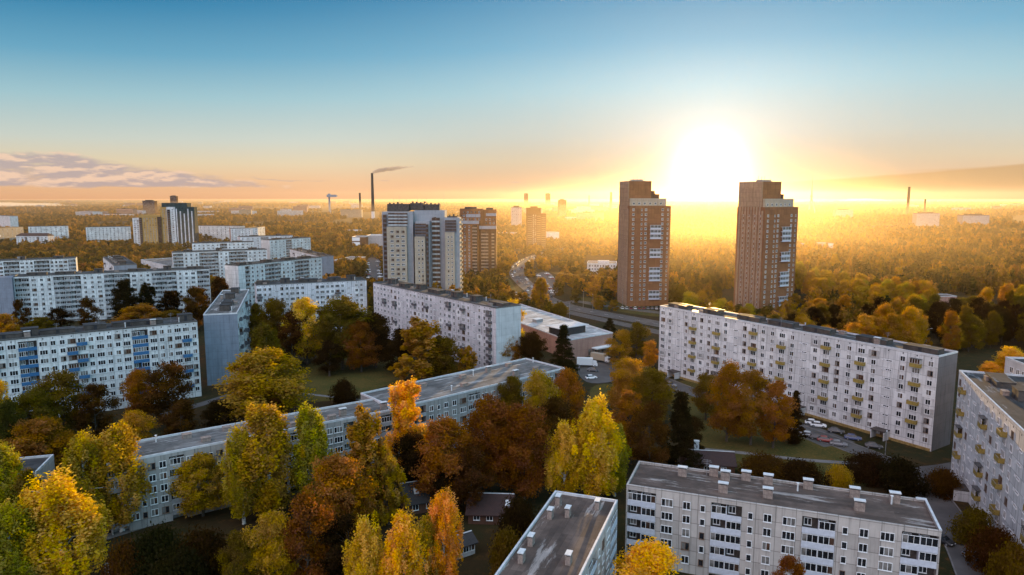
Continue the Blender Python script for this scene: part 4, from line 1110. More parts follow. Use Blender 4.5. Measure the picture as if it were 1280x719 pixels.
k.l(c, b.inputs['Base Color']); b.inputs['Roughness'].default_value = 1.0; b.inputs['Specular IOR Level'].default_value = 0.1
LAWN = m
NOTREE = []      # polygons on the ground kept free of scattered trees
def smooth(poly, it=2):
    for _ in range(it):
        out = []
        for i in range(len(poly)):
            p, q = poly[i], poly[(i + 1) % len(poly)]
            out += [p * .75 + q * .25, p * .25 + q * .75]
        poly = out
    return poly
def patch(name, px, mat, z, keep=True, kind='structure'):
    pts = smooth([P(*p) for p in px]); mb = MB(); mb.poly([(p.x, p.y, z) for p in pts])
    o = mb.build(name, [mat]); tag(o, kind=kind)
    if o.data.polygons[0].normal.z < 0: o.data.flip_normals()
    if keep: NOTREE.append([(p.x, p.y) for p in pts])
    return o
def ribbon(name, px, width, mat, z, kerb=True, keep=4.0, raw=None, dash=False):
    pts = raw or [P(*p) for p in px]
    for _ in range(3):      # corner cutting
        out = [pts[0]]
        for p, q in zip(pts, pts[1:]): out += [p * .75 + q * .25, p * .25 + q * .75]
        pts = out + [pts[-1]]
    def side(i):
        t = (pts[min(i + 1, len(pts) - 1)] - pts[max(i - 1, 0)]).normalized(); return Vector((-t.y, t.x, 0))
    mb = MB()
    for i in range(len(pts) - 1):
        a, b = side(i) * width / 2, side(i + 1) * width / 2
        mb.quad(pts[i] - a + Vector((0, 0, z)), pts[i] + Vector((0, 0, z)) * 1 - a * -1, pts[i + 1] + b + Vector((0, 0, z)), pts[i + 1] - b + Vector((0, 0, z))) if False else \
        mb.quad((pts[i] + a) + Vector((0, 0, z)), (pts[i] - a) + Vector((0, 0, z)), (pts[i + 1] - b) + Vector((0, 0, z)), (pts[i + 1] + b) + Vector((0, 0, z)))
    tag(mb.build(name, [mat]), kind='structure')
    if kerb:
        mb = MB()
        for i in range(len(pts) - 1):
            for s_ in (-1, 1):
                a, b = side(i) * s_, side(i + 1) * s_; w0, w1 = width / 2 + .002, width / 2 + 0.28
                A0, A1, B0, B1 = pts[i] + a * w0, pts[i] + a * w1, pts[i + 1] + b * w0, pts[i + 1] + b * w1
                u = Vector((0, 0, 0.13))
                mb.quad(A0 + u, A1 + u, B1 + u, B0 + u); mb.quad(A0, A0 + u, B0 + u, B0); mb.quad(A1 + u, A1, B1, B1 + u)
        tag(mb.build('kerb', [M['pavement']]), kind='structure')
    if dash:
        mb = MB(); acc = 0
        for i in range(len(pts) - 1):
            L = (pts[i + 1] - pts[i]).length
            nseg = max(1, int(L / 3))
            for j in range(nseg):
                acc += 1
                if acc % 3: continue
                p = pts[i].lerp(pts[i + 1], j / nseg); q = pts[i].lerp(pts[i + 1], (j + .9) / nseg); a = side(i) * .12
                zz = Vector((0, 0, z + .004)); mb.quad(p + a + zz, p - a + zz, q - a + zz, q + a + zz)
        tag(mb.build('road_marking', [M['paint']]), kind='structure')
    if keep is not None:
        l = [pts[i] + side(i) * (width / 2 + keep) for i in range(len(pts))]; r_ = [pts[i] - side(i) * (width / 2 + keep) for i in range(len(pts))]
        for i in range(len(pts) - 1): NOTREE.append([(v.x, v.y) for v in (l[i], l[i + 1], r_[i + 1], r_[i])])
    return pts
patch('lawn', [(385, 452), (440, 440), (505, 446), (520, 470), (470, 486), (440, 498), (370, 505), (372, 478)], LAWN, 0.004)
patch('lawn', [(830, 482), (880, 470), (960, 500), (1040, 545), (1130, 580), (1100, 610), (980, 605), (880, 575), (850, 540)], LAWN, 0.004)
patch('lawn', [(735, 480), (790, 480), (790, 505), (740, 508)], LAWN, 0.004)
patch('lawn', [(700, 372), (760, 372), (835, 392), (830, 398), (760, 388)], LAWN, 0.004, keep=False)
patch('lawn', [(628, 345), (640, 350), (648, 372), (630, 372)], LAWN, 0.004)
patch('lawn', [(1160, 372), (1240, 378), (1270, 392), (1230, 402), (1165, 392)], M['pavement'], 0.004)
ROAD = ribbon('road', [(712, 309), (690, 314), (666, 321), (648, 331), (644, 342), (655, 354), (672, 368), (698, 381), (740, 390), (790, 399), (850, 410), (930, 424)], 12.5, M['asphalt'], 0.008, dash=True, keep=2)
ribbon('road', [(700, 388), (740, 397), (800, 410), (860, 424)], 7, M['asphalt'], 0.012, keep=1)
ribbon('road', [(698, 381), (720, 376), (745, 381), (790, 387), (850, 394)], 6, M['asphalt'], 0.016, keep=1)
patch('parking_lot', [(668, 341), (690, 339), (700, 366), (690, 371), (676, 358)], M['asphalt'], 0.020)
patch('parking_lot', [(632, 372), (668, 368), (672, 378), (640, 383)], M['asphalt'], 0.020)
patch('parking_lot', [(722, 452), (760, 446), (800, 452), (790, 472), (740, 482), (722, 470)], M['asphalt'], 0.020)
patch('parking_lot', [(455, 322), (478, 322), (482, 362), (462, 362)], M['asphalt'], 0.020)
patch('parking_lot', [(808, 470), (830, 470), (862, 486), (850, 494), (820, 484)], M['asphalt'], 0.020)
ribbon('driveway', [(770, 470), (812, 468), (840, 480), (900, 503), (1000, 536), (1080, 566), (1140, 590), (1175, 630), (1205, 680), (1230, 740)], 6.5, M['asphalt'], 0.012, keep=5)
ribbon('driveway', [(985, 531), (1015, 541), (1050, 556)], 11, M['asphalt'], 0.016, keep=4, kerb=False)
ribbon('path', [(1140, 590), (1190, 585), (1230, 575)], 5, M['asphalt'], 0.016, keep=3, kerb=False)
ribbon('path', [(860, 560), (930, 566), (1000, 575), (1080, 580)], 2.0, M['pavement'], 0.020, keep=1, kerb=False)
ribbon('path', [(200, 520), (260, 503), (300, 490)], 4.0, M['asphalt'], 0.012, keep=2, kerb=False)
ribbon('path', [(380, 492), (430, 498), (480, 503)], 1.6, M['pavement'], 0.016, keep=1, kerb=False)
ribbon('pavement', [(118, 676), (180, 657), (270, 628), (360, 600)], 2.6, M['pavement'], 0.012, keep=1.5, kerb=False)
# ------------------------------------------------------------------ trees
import numpy as np
def leafmat(name, percol='object', trans=0.52):
    m = bpy.data.materials.new(name); m.use_nodes = True; nt = m.node_tree; nt.nodes.clear(); k = NB(nt)
    out = k.n('ShaderNodeOutputMaterial'); oi = k.n('ShaderNodeObjectInfo')
    at = k.n('ShaderNodeAttribute'); at.attribute_name = 'leaf'
    r, g, b_ = k.sep(at.outputs['Color'])
    if percol == 'object': base = oi.outputs['Color']
    else:           # trees of a kind stand together: colour by place, with some strays
        fac = k.math('ADD', k.mapr(k.noise(oi.outputs['Location'], 0.011, 4, 0.6), 0.30, 0.70, 0.0, 0.80, False), k.math('MULTIPLY', oi.outputs['Random'], 0.20))
        base = k.ramp(fac, percol)
    t = k.mapr(r, 0, 1, 0.6, 1.4, False)
    col = k.mix(1.0, base, k.comb(t, t, t), 'MULTIPLY')
    hs = k.n('ShaderNodeHueSaturation'); k.l(k.mapr(g, 0, 1, 0.478, 0.510, False), hs.inputs['Hue']); k.l(k.mapr(g, 0, 1, 0.85, 1.1, False), hs.inputs['Saturation'])
    k.l(col, hs.inputs['Color']); col = hs.outputs[0]
    d = k.n('ShaderNodeBsdfDiffuse'); k.l(col, d.inputs[0]); tr = k.n('ShaderNodeBsdfTranslucent')
    k.l(k.mix(1.0, col, C4(1.12, 1.32, 0.6), 'MULTIPLY'), tr.inputs[0])
    mx = k.n('ShaderNodeMixShader'); mx.inputs[0].default_value = trans; k.l(d.outputs[0], mx.inputs[1]); k.l(tr.outputs[0], mx.inputs[2])
    k.l(mx.outputs[0], out.inputs[0])
    return m
LEAF = leafmat('autumn leaves')
BARK = plain('bark', (0.09, 0.07, 0.055), 0.95, 0.4, 3.0)
def birch_bark():
    m, nt, b, o = newmat('birch bark'); k = NB(nt); obj = k.n('ShaderNodeTexCoord').outputs['Object']
    mp = k.n('ShaderNodeMapping'); k.l(obj, mp.inputs[0]); mp.inputs['Scale'].default_value = (2, 2, 5)
    k.l(k.mix(k.mapr(k.noise(mp.outputs[0], 1.0, 5, .6), .5, .62), C4(.55, .53, .5), C4(.05, .045, .04)), b.inputs['Base Color']); b.inputs['Roughness'].default_value = .8
    return m
BBARK = birch_bark()
def profile(kind, t):
    """crown radius (1 = widest) at height t in the crown"""
    if kind == 'birch': return (np.clip(t / 0.28, 0, 1) ** 0.7) * np.clip(1 - ((t - 0.28) / 0.76), 0.02, 1) ** 0.48
    if kind == 'poplar': return (np.clip(t / 0.22, 0, 1) ** 0.6) * np.clip(1 - ((t - 0.22) / 0.82), 0.02, 1) ** 0.42
    if kind == 'conifer': return np.clip((1 - t) ** 0.85, 0.03, 1) * np.clip(t / 0.08, 0.5, 1)
    if kind == 'bush': return np.sqrt(np.clip(1 - (t - 0.3) ** 2 / 0.5, 0.05, 1))
    return np.clip(np.sin(np.pi * np.clip(t * 0.90 + 0.10, 0, 1)), 0, 1) ** 0.58
def make_tree_meshes(kind, seed, H=16.0, W=9.0, nclu=110, per=64, size=0.34, base=0.16, name='crown'):
    g = np.random.default_rng(seed); pr = random.Random(seed)
    zb, zt = H * base, H
    ph = g.uniform(0, 6.28, 6); lob = g.uniform(0.06, 0.22, 6)
    cl = []
    # main limbs carry lumps of foliage: gaps between them, ragged outline
    nl = {'round': 17, 'loose': 13, 'birch': 20, 'poplar': 15}.get(kind, 0)
    lobes = []
    for i in range(nl):
        t = (i + g.uniform(0.1, 0.9)) / nl; t = t ** 0.9; a = i * 2.4 + g.uniform(-.6, .6)
        r = float(profile(kind, np.array(t))) * g.uniform(0.80, 1.22)
        lr = W * {'round': 0.23, 'loose': 0.20, 'birch': 0.21, 'poplar': 0.24}[kind] * g.uniform(0.65, 1.2) * (0.45 + 0.55 * r)
        q = g.uniform(0.35, 0.72)
        lobes.append((math.cos(a) * r * q * W / 2, math.sin(a) * r * q * W / 2, zb + t * (zt - zb) * 0.93, lr, t))
    while len(cl) < nclu:
        if nl:
            L = lobes[g.integers(nl)]; dv_ = g.normal(0, 1, 3); dv_ /= np.linalg.norm(dv_); rr = L[3] * (g.random() ** 0.45)
            vz = {'birch': 1.55, 'poplar': 1.7, 'loose': 0.95, 'round': 0.85}[kind]
            z = L[2] + dv_[2] * rr * vz
            if z > zt * 1.01 or z < zb * 0.8: continue
            cl.append((L[0] + dv_[0] * rr, L[1] + dv_[1] * rr, z, L[4])); continue
        t = g.random() ** (0.85 if kind != 'conifer' else 1.3); a = g.uniform(0, 6.283)
        r = profile(kind, np.array(t))
        env = 1 + sum(lob[i] * math.sin((i % 3 + 2) * a + ph[i] + 4 * t * (i % 2)) for i in range(6)) * 0.62
        q = 1 - g.random() ** 1.9 * 0.72            # towards the shell
        cl.append((math.cos(a) * r * env * q * W / 2, math.sin(a) * r * env * q * W / 2, zb + t * (zt - zb) * 0.965, t))
    cl = np.array(cl); n = nclu * per
    ci = np.repeat(np.arange(nclu), per)
    cs = g.uniform(0.45, 1.3, nclu) * W * (0.062 if kind != 'bush' else 0.10)
    off = g.normal(0, 1, (n, 3)); nn = np.linalg.norm(off, axis=1, keepdims=True); off = off / nn * np.minimum(nn, 2.1)
    sq = np.array({'birch': (0.62, 0.62, 1.25), 'poplar': (0.55, 0.55, 1.3), 'conifer': (1.0, 1.0, 0.34), 'bush': (1, 1, .8)}.get(kind, (1.0, 1.0, 0.72)))
    off = off * sq * cs[ci][:, None]
    pos = cl[ci][:, :3] + off
    if kind == 'birch': pos[:, 2] -= np.abs(g.normal(0, .6, n))        # hanging twigs
    if kind == 'conifer': pos[:, 2] -= 0.22 * np.hypot(off[:, 0], off[:, 1])
    pos[:, 2] = np.clip(pos[:, 2], zb * 0.6, None)
    # leaf quads: outward and upward facing, with scatter
    nrm = pos - np.array([0, 0, zb + (zt - zb) * 0.4]); nrm /= np.linalg.norm(nrm, axis=1, keepdims=True) + 1e-6
    nrm = nrm * 0.5 + np.array([0, 0, 0.35]) + g.normal(0, 0.62, (n, 3)); nrm /= np.linalg.norm(nrm, axis=1, keepdims=True)
    ref = g.normal(0, 1, (n, 3)); u = np.cross(nrm, ref); u /= np.linalg.norm(u, axis=1, keepdims=True) + 1e-9; v = np.cross(nrm, u)
    s = size * g.uniform(0.6, 1.35, n)[:, None]
    u = u * s; v = v * s * 0.62
    V = np.stack([pos - u, pos - v, pos + u, pos + v], 1).reshape(-1, 3)       # diamond leaves
    me = bpy.data.meshes.new(name); me.vertices.add(n * 4); me.vertices.foreach_set('co', V.astype(np.float32).ravel())
    me.loops.add(n * 4); me.loops.foreach_set('vertex_index', np.arange(n * 4, dtype=np.int32))
    me.polygons.add(n); me.polygons.foreach_set('loop_start', np.arange(0, n * 4, 4, dtype=np.int32)); me.polygons.foreach_set('loop_total', np.full(n, 4, np.int32))
    me.update(calc_edges=True)
    cr = g.random(nclu)[ci] * 0.70 + g.random(n) * 0.30; cg = g.random(nclu)[ci] * 0.7 + g.random(n) * 0.3
    colr = np.stack([cr, cg, np.zeros(n), np.ones(n)], 1).repeat(4, 0).astype(np.float32)
    at = me.color_attributes.new('leaf', 'FLOAT_COLOR', 'POINT'); at.data.foreach_set('color', colr.ravel())
    # trunk with limbs
    mb = MB(); r0 = 0.020 * H if kind != 'bush' else 0.05
    top = zb + (zt - zb) * (0.88 if kind in ('birch', 'poplar', 'conifer') else 0.55)
    prev = Vector((0, 0, -0.3)); N = 7
    trunk_pts = [prev]
    for i in range(1, N + 1):
        t = i / N; p = Vector((0.25 * math.sin(3 * t + seed) * t * W / 9, 0.25 * math.cos(2.2 * t + seed) * t * W / 9, top * t)); mb.tube(prev, p, r0 * (1 - .88 * (i - 1) / N), r0 * (1 - .88 * t), 7); prev = p; trunk_pts.append(p)
    if kind != 'conifer':
        for i in pr.sample(range(nclu), min(nclu, 26)):
            c = Vector(cl[i][:3]); zz = min(max(c.z - 0.42 * math.hypot(c.x, c.y) - 0.5, zb * 0.7), top * .97); t = zz / top * N; j = int(t)
            a = trunk_pts[min(j, N)].lerp(trunk_pts[min(j + 1, N)], t - j); mid = a.lerp(c, .55) + Vector((0, 0, .25)); rr = r0 * .34 * (1 - .6 * zz / top)
            mb.tube(a, mid, rr, rr * .6, 4); mb.tube(mid, c, rr * .6, rr * .18, 4)
    tr = mb.mesh('trunk', [BBARK if kind == 'birch' else BARK])
    return me, tr
KIND = {}
def kind_mesh(kind, i):
    key = (kind, i)
    if key not in KIND:
        spec = {'birch': dict(nclu=330, per=84, size=0.155, W=8.0), 'round': dict(nclu=340, per=84, size=0.19, W=11.0, base=0.14), 'loose': dict(nclu=230, per=76, size=0.185, W=10.0, base=0.14),
                'poplar': dict(nclu=250, per=84, size=0.155, W=6.0, base=0.10), 'conifer': dict(nclu=260, per=80, size=0.17, W=7.0, base=0.05), 'bush': dict(nclu=150, per=70, size=0.19, W=8.0, H=5.0, base=0.0)}[kind]
        c, t = make_tree_meshes(kind, 100 + i * 17 + len(kind) * 3, **spec); c.materials.append(LEAF)
        KIND[key] = (c, t, spec.get('H', 16.0), spec['W'])
    return KIND[key]
COLR = {'Y': (0.74, 0.43, 0.006), 'YO': (0.78, 0.42, 0.006), 'YG': (0.33, 0.255, 0.010), 'OY': (0.42, 0.275, 0.008), 'G': (0.085, 0.075, 0.009), 'OL': (0.16, 0.10, 0.006), 'O': (0.40, 0.17, 0.005), 'OB': (0.32, 0.135, 0.005), 'RB': (0.22, 0.082, 0.005), 'B': (0.088, 0.040, 0.006), 'DB': (0.038, 0.020, 0.005), 'DG': (0.026, 0.022, 0.006), 'GO': (0.44, 0.225, 0.005), 'DC': (0.022, 0.015, 0.005), 'BG': (0.04, 0.046, 0.04)}
TREES = []       # ground points of the trees placed by hand
NT = [0]
WORDS = {'birch': 'birch', 'round': 'broadleaf tree', 'loose': 'open crowned tree', 'poplar': 'narrow tree', 'conifer': 'conifer', 'bush': 'shrub'}
NAMES = {'birch': 'birch_tree', 'round': 'broadleaf_tree', 'loose': 'broadleaf_tree', 'poplar': 'poplar_tree', 'conifer': 'conifer_tree', 'bush': 'shrub'}
def plant(loc, h, w, kind, col, label, group=None, parts=True, var=None):
    NT[0] += 1; r = random.Random(NT[0] * 13 + 5)
    c, t, H, W = kind_mesh(kind, r.randint(0, {'birch': 3, 'round': 4, 'loose': 3, 'poplar': 2}.get(kind, 1)) if var is None else var)
    base = COLR[col] if isinstance(col, str) else col
    j = [q * r.uniform(0.9, 1.12) for q in base]
    root = thing(NAMES[kind], label, 'shrub' if kind == 'bush' else 'tree', loc, r.uniform(0, 6.28), group)
    root.scale = (w / W, w / W, h / H)
    o = put('crown', c, root); o.color = (*j, 1)
    put('trunk', t, root)
    return root
def T(x, ytop, ybase, wpx, kind, col, label, group=None):
    p = P(x, ybase); h = height_at(p.x, p.y, ytop); dep = proj((p.x, p.y, h * .5))[2]
    TREES.append((p.x, p.y, wpx * dep / F_PX / 2))
    return plant((p.x, p.y, 0), h, wpx * dep / F_PX * {'birch': 1.22, 'poplar': 1.3, 'loose': 1.1}.get(kind, 1.02), kind, col, label, group)
YB = 'yellow birches'; OT = 'orange trees between the blocks'; BT = 'brown and olive trees between the blocks'
# left foreground
T(78, 596, 742, 96, 'birch', 'Y', 'bright yellow birch in the bottom left corner, in front of the other left birches', YB)
T(22, 630, 760, 70, 'birch', 'YG', 'yellow green birch at the very edge of the bottom left corner', YB)
T(14, 552, 690, 62, 'birch', 'YG', 'yellow green birch at the left edge in front of the dark block end', YB)
T(45, 585, 700, 46, 'loose', 'OL', 'olive tree squeezed between the block end and the bright yellow birch', BT)
T(113, 540, 672, 62, 'birch', 'OY', 'olive yellow birch hiding the left end of the long grey block, left of two', YB)
T(153, 530, 664, 74, 'birch', 'OY', 'bright topped olive birch hiding the left end of the long grey block, right of two', YB)
T(2, 470, 575, 30, 'poplar', 'YO', 'narrow glowing yellow tree at the left edge below the blue balconies', YB)
T(55, 522, 600, 82, 'round', 'OB', 'orange brown round tree above the dark block end at the left', OT)
T(48, 487, 565, 62, 'round', 'OL', 'olive tree below the blue balconies, left of the tall brownish one', BT)
T(82, 462, 552, 62, 'loose', 'OL', 'tall olive tree covering the foot of the blue balcony block', BT)
T(122, 478, 552, 48, 'loose', 'B', 'brown thin crowned tree right of the tall olive one below the blue balcony block', BT)
T(15, 500, 600, 46, 'round', 'G', 'green tree under the narrow glowing yellow one at the left edge', BT)
T(176, 462, 525, 44, 'round', 'OB', 'orange brown domed tree beside the blue loggia stack', OT)
T(216, 452, 535, 62, 'loose', 'B', 'brown half bare tree covering the right end of the blue balcony block', BT)
T(172, 514, 568, 52, 'round', 'GO', 'low golden brown tree just behind the left end of the long grey roof', OT)
T(228, 500, 560, 44, 'loose', 'B', 'low brown tree behind the long grey roof, right of the low golden brown one', BT)
T(330, 435, 528, 118, 'round', 'GO', 'very wide golden brown tree in front of the narrow end wall', OT)
T(334, 404, 478, 40, 'birch', 'OL', 'slender olive birch rising right behind the very wide golden brown tree', BT)
T(278, 500, 540, 50, 'round', 'DB', 'low dark brown tree left of the very wide golden brown tree', BT)
T(345, 498, 535, 30, 'round', 'RB', 'small red tree at the foot of the very wide golden brown tree', OT)
T(338, 506, 650, 84, 'birch', 'OY', 'tall olive yellow birch with sunlit top before the middle of the long grey block', YB)
T(392, 505, 635, 56, 'birch', 'YG', 'yellow green birch right of the tall sunlit topped one before the long grey block', YB)
T(305, 536, 655, 50, 'birch', 'OY', 'lower olive birch left of the tall sunlit topped one before the long grey block', YB)
T(254, 566, 645, 66, 'round', 'GO', 'round golden brown tree standing before the open wall of the long grey block', OT)
T(305, 664, 760, 54, 'round', 'OL', 'olive tree at the bottom edge below the long grey block', BT)
T(342, 640, 750, 66, 'round', 'GO', 'golden olive tree at the bottom edge right of the olive one', BT)
T(385, 616, 745, 76, 'loose', 'RB', 'red brown tree with a rusty tip at the bottom, left of the yellow birch pair', OT)
T(425, 566, 690, 88, 'round', 'OB', 'large orange brown tree right of the yellow green birch before the long grey block', OT)
T(459, 512, 650, 54, 'poplar', 'GO', 'tall tapering orange tree pointing at the step between the two grey roofs', OT)
T(486, 562, 655, 38, 'poplar', 'GO', 'narrow orange tree right of the tall tapering one at the roof step', OT)
T(440, 640, 740, 70, 'loose', 'DB', 'dark brown tree behind the left of the yellow birch pair', BT)
T(511, 477, 602, 50, 'poplar', 'YO', 'tree with a glowing orange yellow top in front of the step of the grey roofs', OT)
T(515, 540, 625, 58, 'round', 'DB', 'dark brown tree below the glowing orange yellow one', BT)
T(555, 520, 632, 80, 'round', 'OB', 'round orange brown tree before the wall of the centre grey block', OT)
T(612, 494, 615, 76, 'round', 'RB', 'red orange tree between the round orange brown one and the olive gold one', OT)
T(655, 505, 628, 80, 'round', 'RB', 'dark red brown tree left of the bright yellow tree group', OT)
T(640, 470, 545, 36, 'round', 'OL', 'olive tree in front of the right part of the centre grey roof', BT)
T(674, 464, 555, 56, 'round', 'GO', 'olive gold round tree at the right end of the centre grey block', OT)
T(708, 462, 548, 48, 'round', 'OB', 'orange brown tree touching the bright corner of the centre grey roof', OT)
T(692, 495, 590, 60, 'loose', 'B', 'brown tree behind the left of the bright yellow tree group', BT)
T(742, 499, 628, 68, 'birch', 'Y', 'tallest bright yellow tree of the sunlit group left of the dark conifer', YB)
T(706, 528, 628, 48, 'birch', 'Y', 'shorter bright yellow tree on the left of the sunlit group', YB)
T(768, 530, 620, 44, 'birch', 'YG', 'olive yellow tree on the right of the sunlit group', YB)
T(788, 486, 580, 52, 'loose', 'OB', 'orange brown tree between the sunlit yellow group and the conifer', OT)
T(812, 502, 600, 54, 'loose', 'B', 'brown tree left of the dark conifer above the bottom right roof', BT)
T(782, 448, 522, 52, 'round', 'GO', 'golden round tree right of the white truck', OT)
T(812, 462, 535, 62, 'round', 'OL', 'olive brown round tree right of the golden one by the truck', BT)
T(848, 486, 592, 52, 'conifer', 'DC', 'dark brown conifer behind the left part of the bottom right roof', 'conifers')
T(882, 466, 525, 40, 'loose', 'OL', 'olive tree before the red entrance of the long white block', BT)
T(908, 453, 552, 54, 'round', 'OB', 'orange brown tree before the long white block, left of the three there', OT)
T(938, 458, 556, 54, 'loose', 'OB', 'orange brown tree before the long white block, middle of the three there', OT)
T(966, 472, 560, 48, 'loose', 'OB', 'orange brown tree before the long white block, right of the three there', OT)
T(992, 486, 555, 28, 'conifer', 'DB', 'dark slim conifer right of the three orange brown trees before the long white block', 'conifers')
T(865, 520, 575, 34, 'loose', 'DB', 'dark brown tree right behind the dark conifer', BT)
# bottom centre
T(461, 648, 790, 52, 'birch', 'Y', 'yellow birch at the bottom edge, left of the pair in the centre', YB)
T(506, 640, 790, 62, 'birch', 'Y', 'yellow birch at the bottom edge, right and taller of the pair in the centre', YB)
T(532, 646, 740, 46, 'birch', 'OY', 'olive birch between the yellow pair and the orange birch at the bottom', YB)
T(556, 611, 738, 52, 'birch', 'YO', 'orange yellow birch leaning over the red brown house roof', YB)
T(811, 681, 790, 108, 'round', 'YO', 'glowing orange maple at the bottom edge before the bottom right block', OT)
T(606, 588, 618, 18, 'conifer', 'BG', 'small blue grey spruce above the red brown house', 'conifers')
T(632, 668, 735, 40, 'bush', 'OL', 'olive shrub left of the brown roof at the bottom centre', 'shrubs')
T(648, 630, 690, 44, 'bush', 'DB', 'dark brown shrub by the far left corner of the brown roof', 'shrubs')
T(590, 560, 645, 50, 'loose', 'B', 'brown tree above the dark roofed house', BT)
T(560, 590, 640, 46, 'loose', 'DB', 'dark tree left of the blue grey spruce', BT)
T(985, 690, 790, 40, 'loose', 'RB', 'small reddish tree before the middle of the bottom right block', OT)
T(200, 668, 735, 60, 'bush', 'DG', 'dark green shrub at the bottom left, below the pavement', 'shrubs')
T(255, 672, 735, 66, 'bush', 'DB', 'dark brown shrub at the bottom left, below the pavement', 'shrubs')
T(160, 685, 745, 44, 'bush', 'B', 'brown shrub beside the pale metal shed roof', 'shrubs')
T(228, 695, 760, 70, 'bush', 'DG', 'dark green shrub at the bottom edge right of the pale metal shed roof', 'shrubs')
# middle
T(527, 400, 478, 62, 'poplar', 'GO', 'golden brown pointed tree before the lilac block, left of two', OT)
T(556, 420, 478, 46, 'round', 'OL', 'olive tree between the golden brown and the orange one before the lilac block', BT)
T(582, 434, 474, 28, 'poplar', 'GO', 'small orange tree before the right half of the lilac block', OT)
T(470, 392, 460, 54, 'round', 'DB', 'dark brown tree at the left end of the lilac block', BT)
T(500, 410, 468, 46, 'loose', 'DB', 'dark brown tree before the lilac block, left of the golden brown pointed one', BT)
T(384, 368, 455, 44, 'loose', 'YO', 'tree with a bright orange tip before the pale block behind the lawn', OT)
T(366, 388, 458, 52, 'loose', 'B', 'brown tree left of the bright tipped one behind the lawn', BT)
T(428, 370, 462, 80, 'round', 'OL', 'broad olive tree covering the right half of the pale block behind the lawn', BT)
T(393, 404, 452, 30, 'round', 'OY', 'small yellow olive tree at the back of the courtyard lawn', OT)
T(452, 400, 465, 46, 'round', 'RB', 'dark red brown tree at the back of the lawn, left of the lilac block', BT)
T(412, 425, 470, 40, 'loose', 'DB', 'low dark brown tree at the back of the lawn', BT)
T(345, 372, 445, 44, 'round', 'OL', 'olive tree close right of the narrow end wall', BT)
T(322, 378, 440, 26, 'loose', 'OL', 'slim olive tree touching the right side of the narrow end wall', BT)
T(430, 478, 506, 26, 'bush', 'DB', 'dark lone shrub on the courtyard lawn', 'shrubs')
T(640, 376, 438, 30, 'poplar', 'YO', 'bright orange tree at the right end of the lilac block', OT)
T(636, 412, 462, 40, 'round', 'OB', 'orange brown tree behind the centre grey roof, right of the lilac block', OT)
T(664, 414, 466, 40, 'round', 'DB', 'dark tree before the pale shopping hall roof, left of the spruce', BT)
T(704, 404, 470, 34, 'conifer', 'DG', 'dark spruce before the brownish pink wall of the shopping hall', 'conifers')
T(676, 348, 388, 20, 'poplar', 'GO', 'lone narrow tree with orange tip between the road and the car park', OT)
T(700, 378, 398, 22, 'round', 'OL', 'small olive tree between the car park and the shopping hall', BT)
T(762, 397, 422, 20, 'conifer', 'DG', 'small dark fir right of the shopping hall corner', 'conifers')
T(795, 402, 452, 36, 'loose', 'OL', 'olive tree between the shopping hall and the long white block', BT)
T(775, 412, 458, 34, 'loose', 'GO', 'golden tree right of the shopping hall corner, by the beige truck', OT)
T(812, 425, 462, 24, 'loose', 'GO', 'small golden tree touching the left end of the long white block', OT)
# in front of the left blocks
T(8, 392, 432, 34, 'round', 'GO', 'golden tree at the left edge before the grey loggia block', OT)
T(52, 396, 425, 40, 'round', 'OL', 'olive tree before the left end of the grey loggia block', BT)
T(28, 374, 420, 20, 'loose', 'B', 'thin brown tree at the left corner of the grey loggia block', BT)
T(112, 372, 415, 26, 'loose', 'B', 'thin brown tree before the middle of the grey loggia block', BT)
T(76, 384, 418, 34, 'loose', 'DB', 'dark tree before the left loggia stack of the grey loggia block', BT)
T(158, 348, 408, 36, 'round', 'DG', 'tallest dark green tree before the grey loggia block', BT)
T(186, 354, 410, 26, 'poplar', 'DG', 'dark green pointed tree right of the tallest dark one before the grey loggia block', BT)
T(216, 364, 410, 28, 'poplar', 'DB', 'dark brown pointed tree before the right loggia stack', BT)
T(248, 358, 412, 36, 'round', 'B', 'brown tree at the right end of the grey loggia block', BT)
T(178, 380, 420, 60, 'round', 'OB', 'low orange tree behind the black roof of the blue balcony block', OT)
T(215, 388, 420, 40, 'round', 'OL', 'low olive tree right of the low orange one behind the black roof', BT)
T(278, 345, 402, 30, 'loose', 'DB', 'dark brown tree above the left of the cluttered roof of the narrow block', BT)
T(335, 352, 402, 24, 'loose', 'DB', 'dark tree between the narrow block and the pale block behind the lawn', BT)
# right
T(1262, 434, 478, 46, 'round', 'Y', 'glowing yellow tree behind the white end wall at the right edge', YB)
T(1237, 452, 478, 30, 'round', 'YO', 'glowing low yellow tree just left of the white end wall at the right edge', YB)
T(1048, 585, 612, 26, 'bush', 'GO', 'golden small shrub behind the bottom right roof', 'shrubs')
T(1085, 570, 600, 44, 'bush', 'DB', 'dark shrub on the lawn behind the bottom right roof, left of two', 'shrubs')
T(1122, 578, 612, 54, 'bush', 'DC', 'dark shrub on the lawn by the driveway, right of two', 'shrubs')
T(1000, 580, 608, 50, 'bush', 'DB', 'brown shrub behind the middle of the bottom right roof', 'shrubs')
T(955, 572, 600, 50, 'bush', 'B', 'brown shrub behind the red brown tin roof', 'shrubs')
T(1178, 590, 618, 34, 'bush', 'B', 'brown shrub at the foot of the right edge block, beyond its porch', 'shrubs')
T(1218, 640, 680, 40, 'bush', 'OL', 'olive shrub along the foot of the right edge block, nearer its porch', 'shrubs')
T(1242, 665, 712, 44, 'bush', 'B', 'brown shrub along the foot of the right edge block, middle one', 'shrubs')
T(1266, 688, 745, 46, 'bush', 'OL', 'olive shrub in the bottom right corner', 'shrubs')
HAND_N = NT[0]

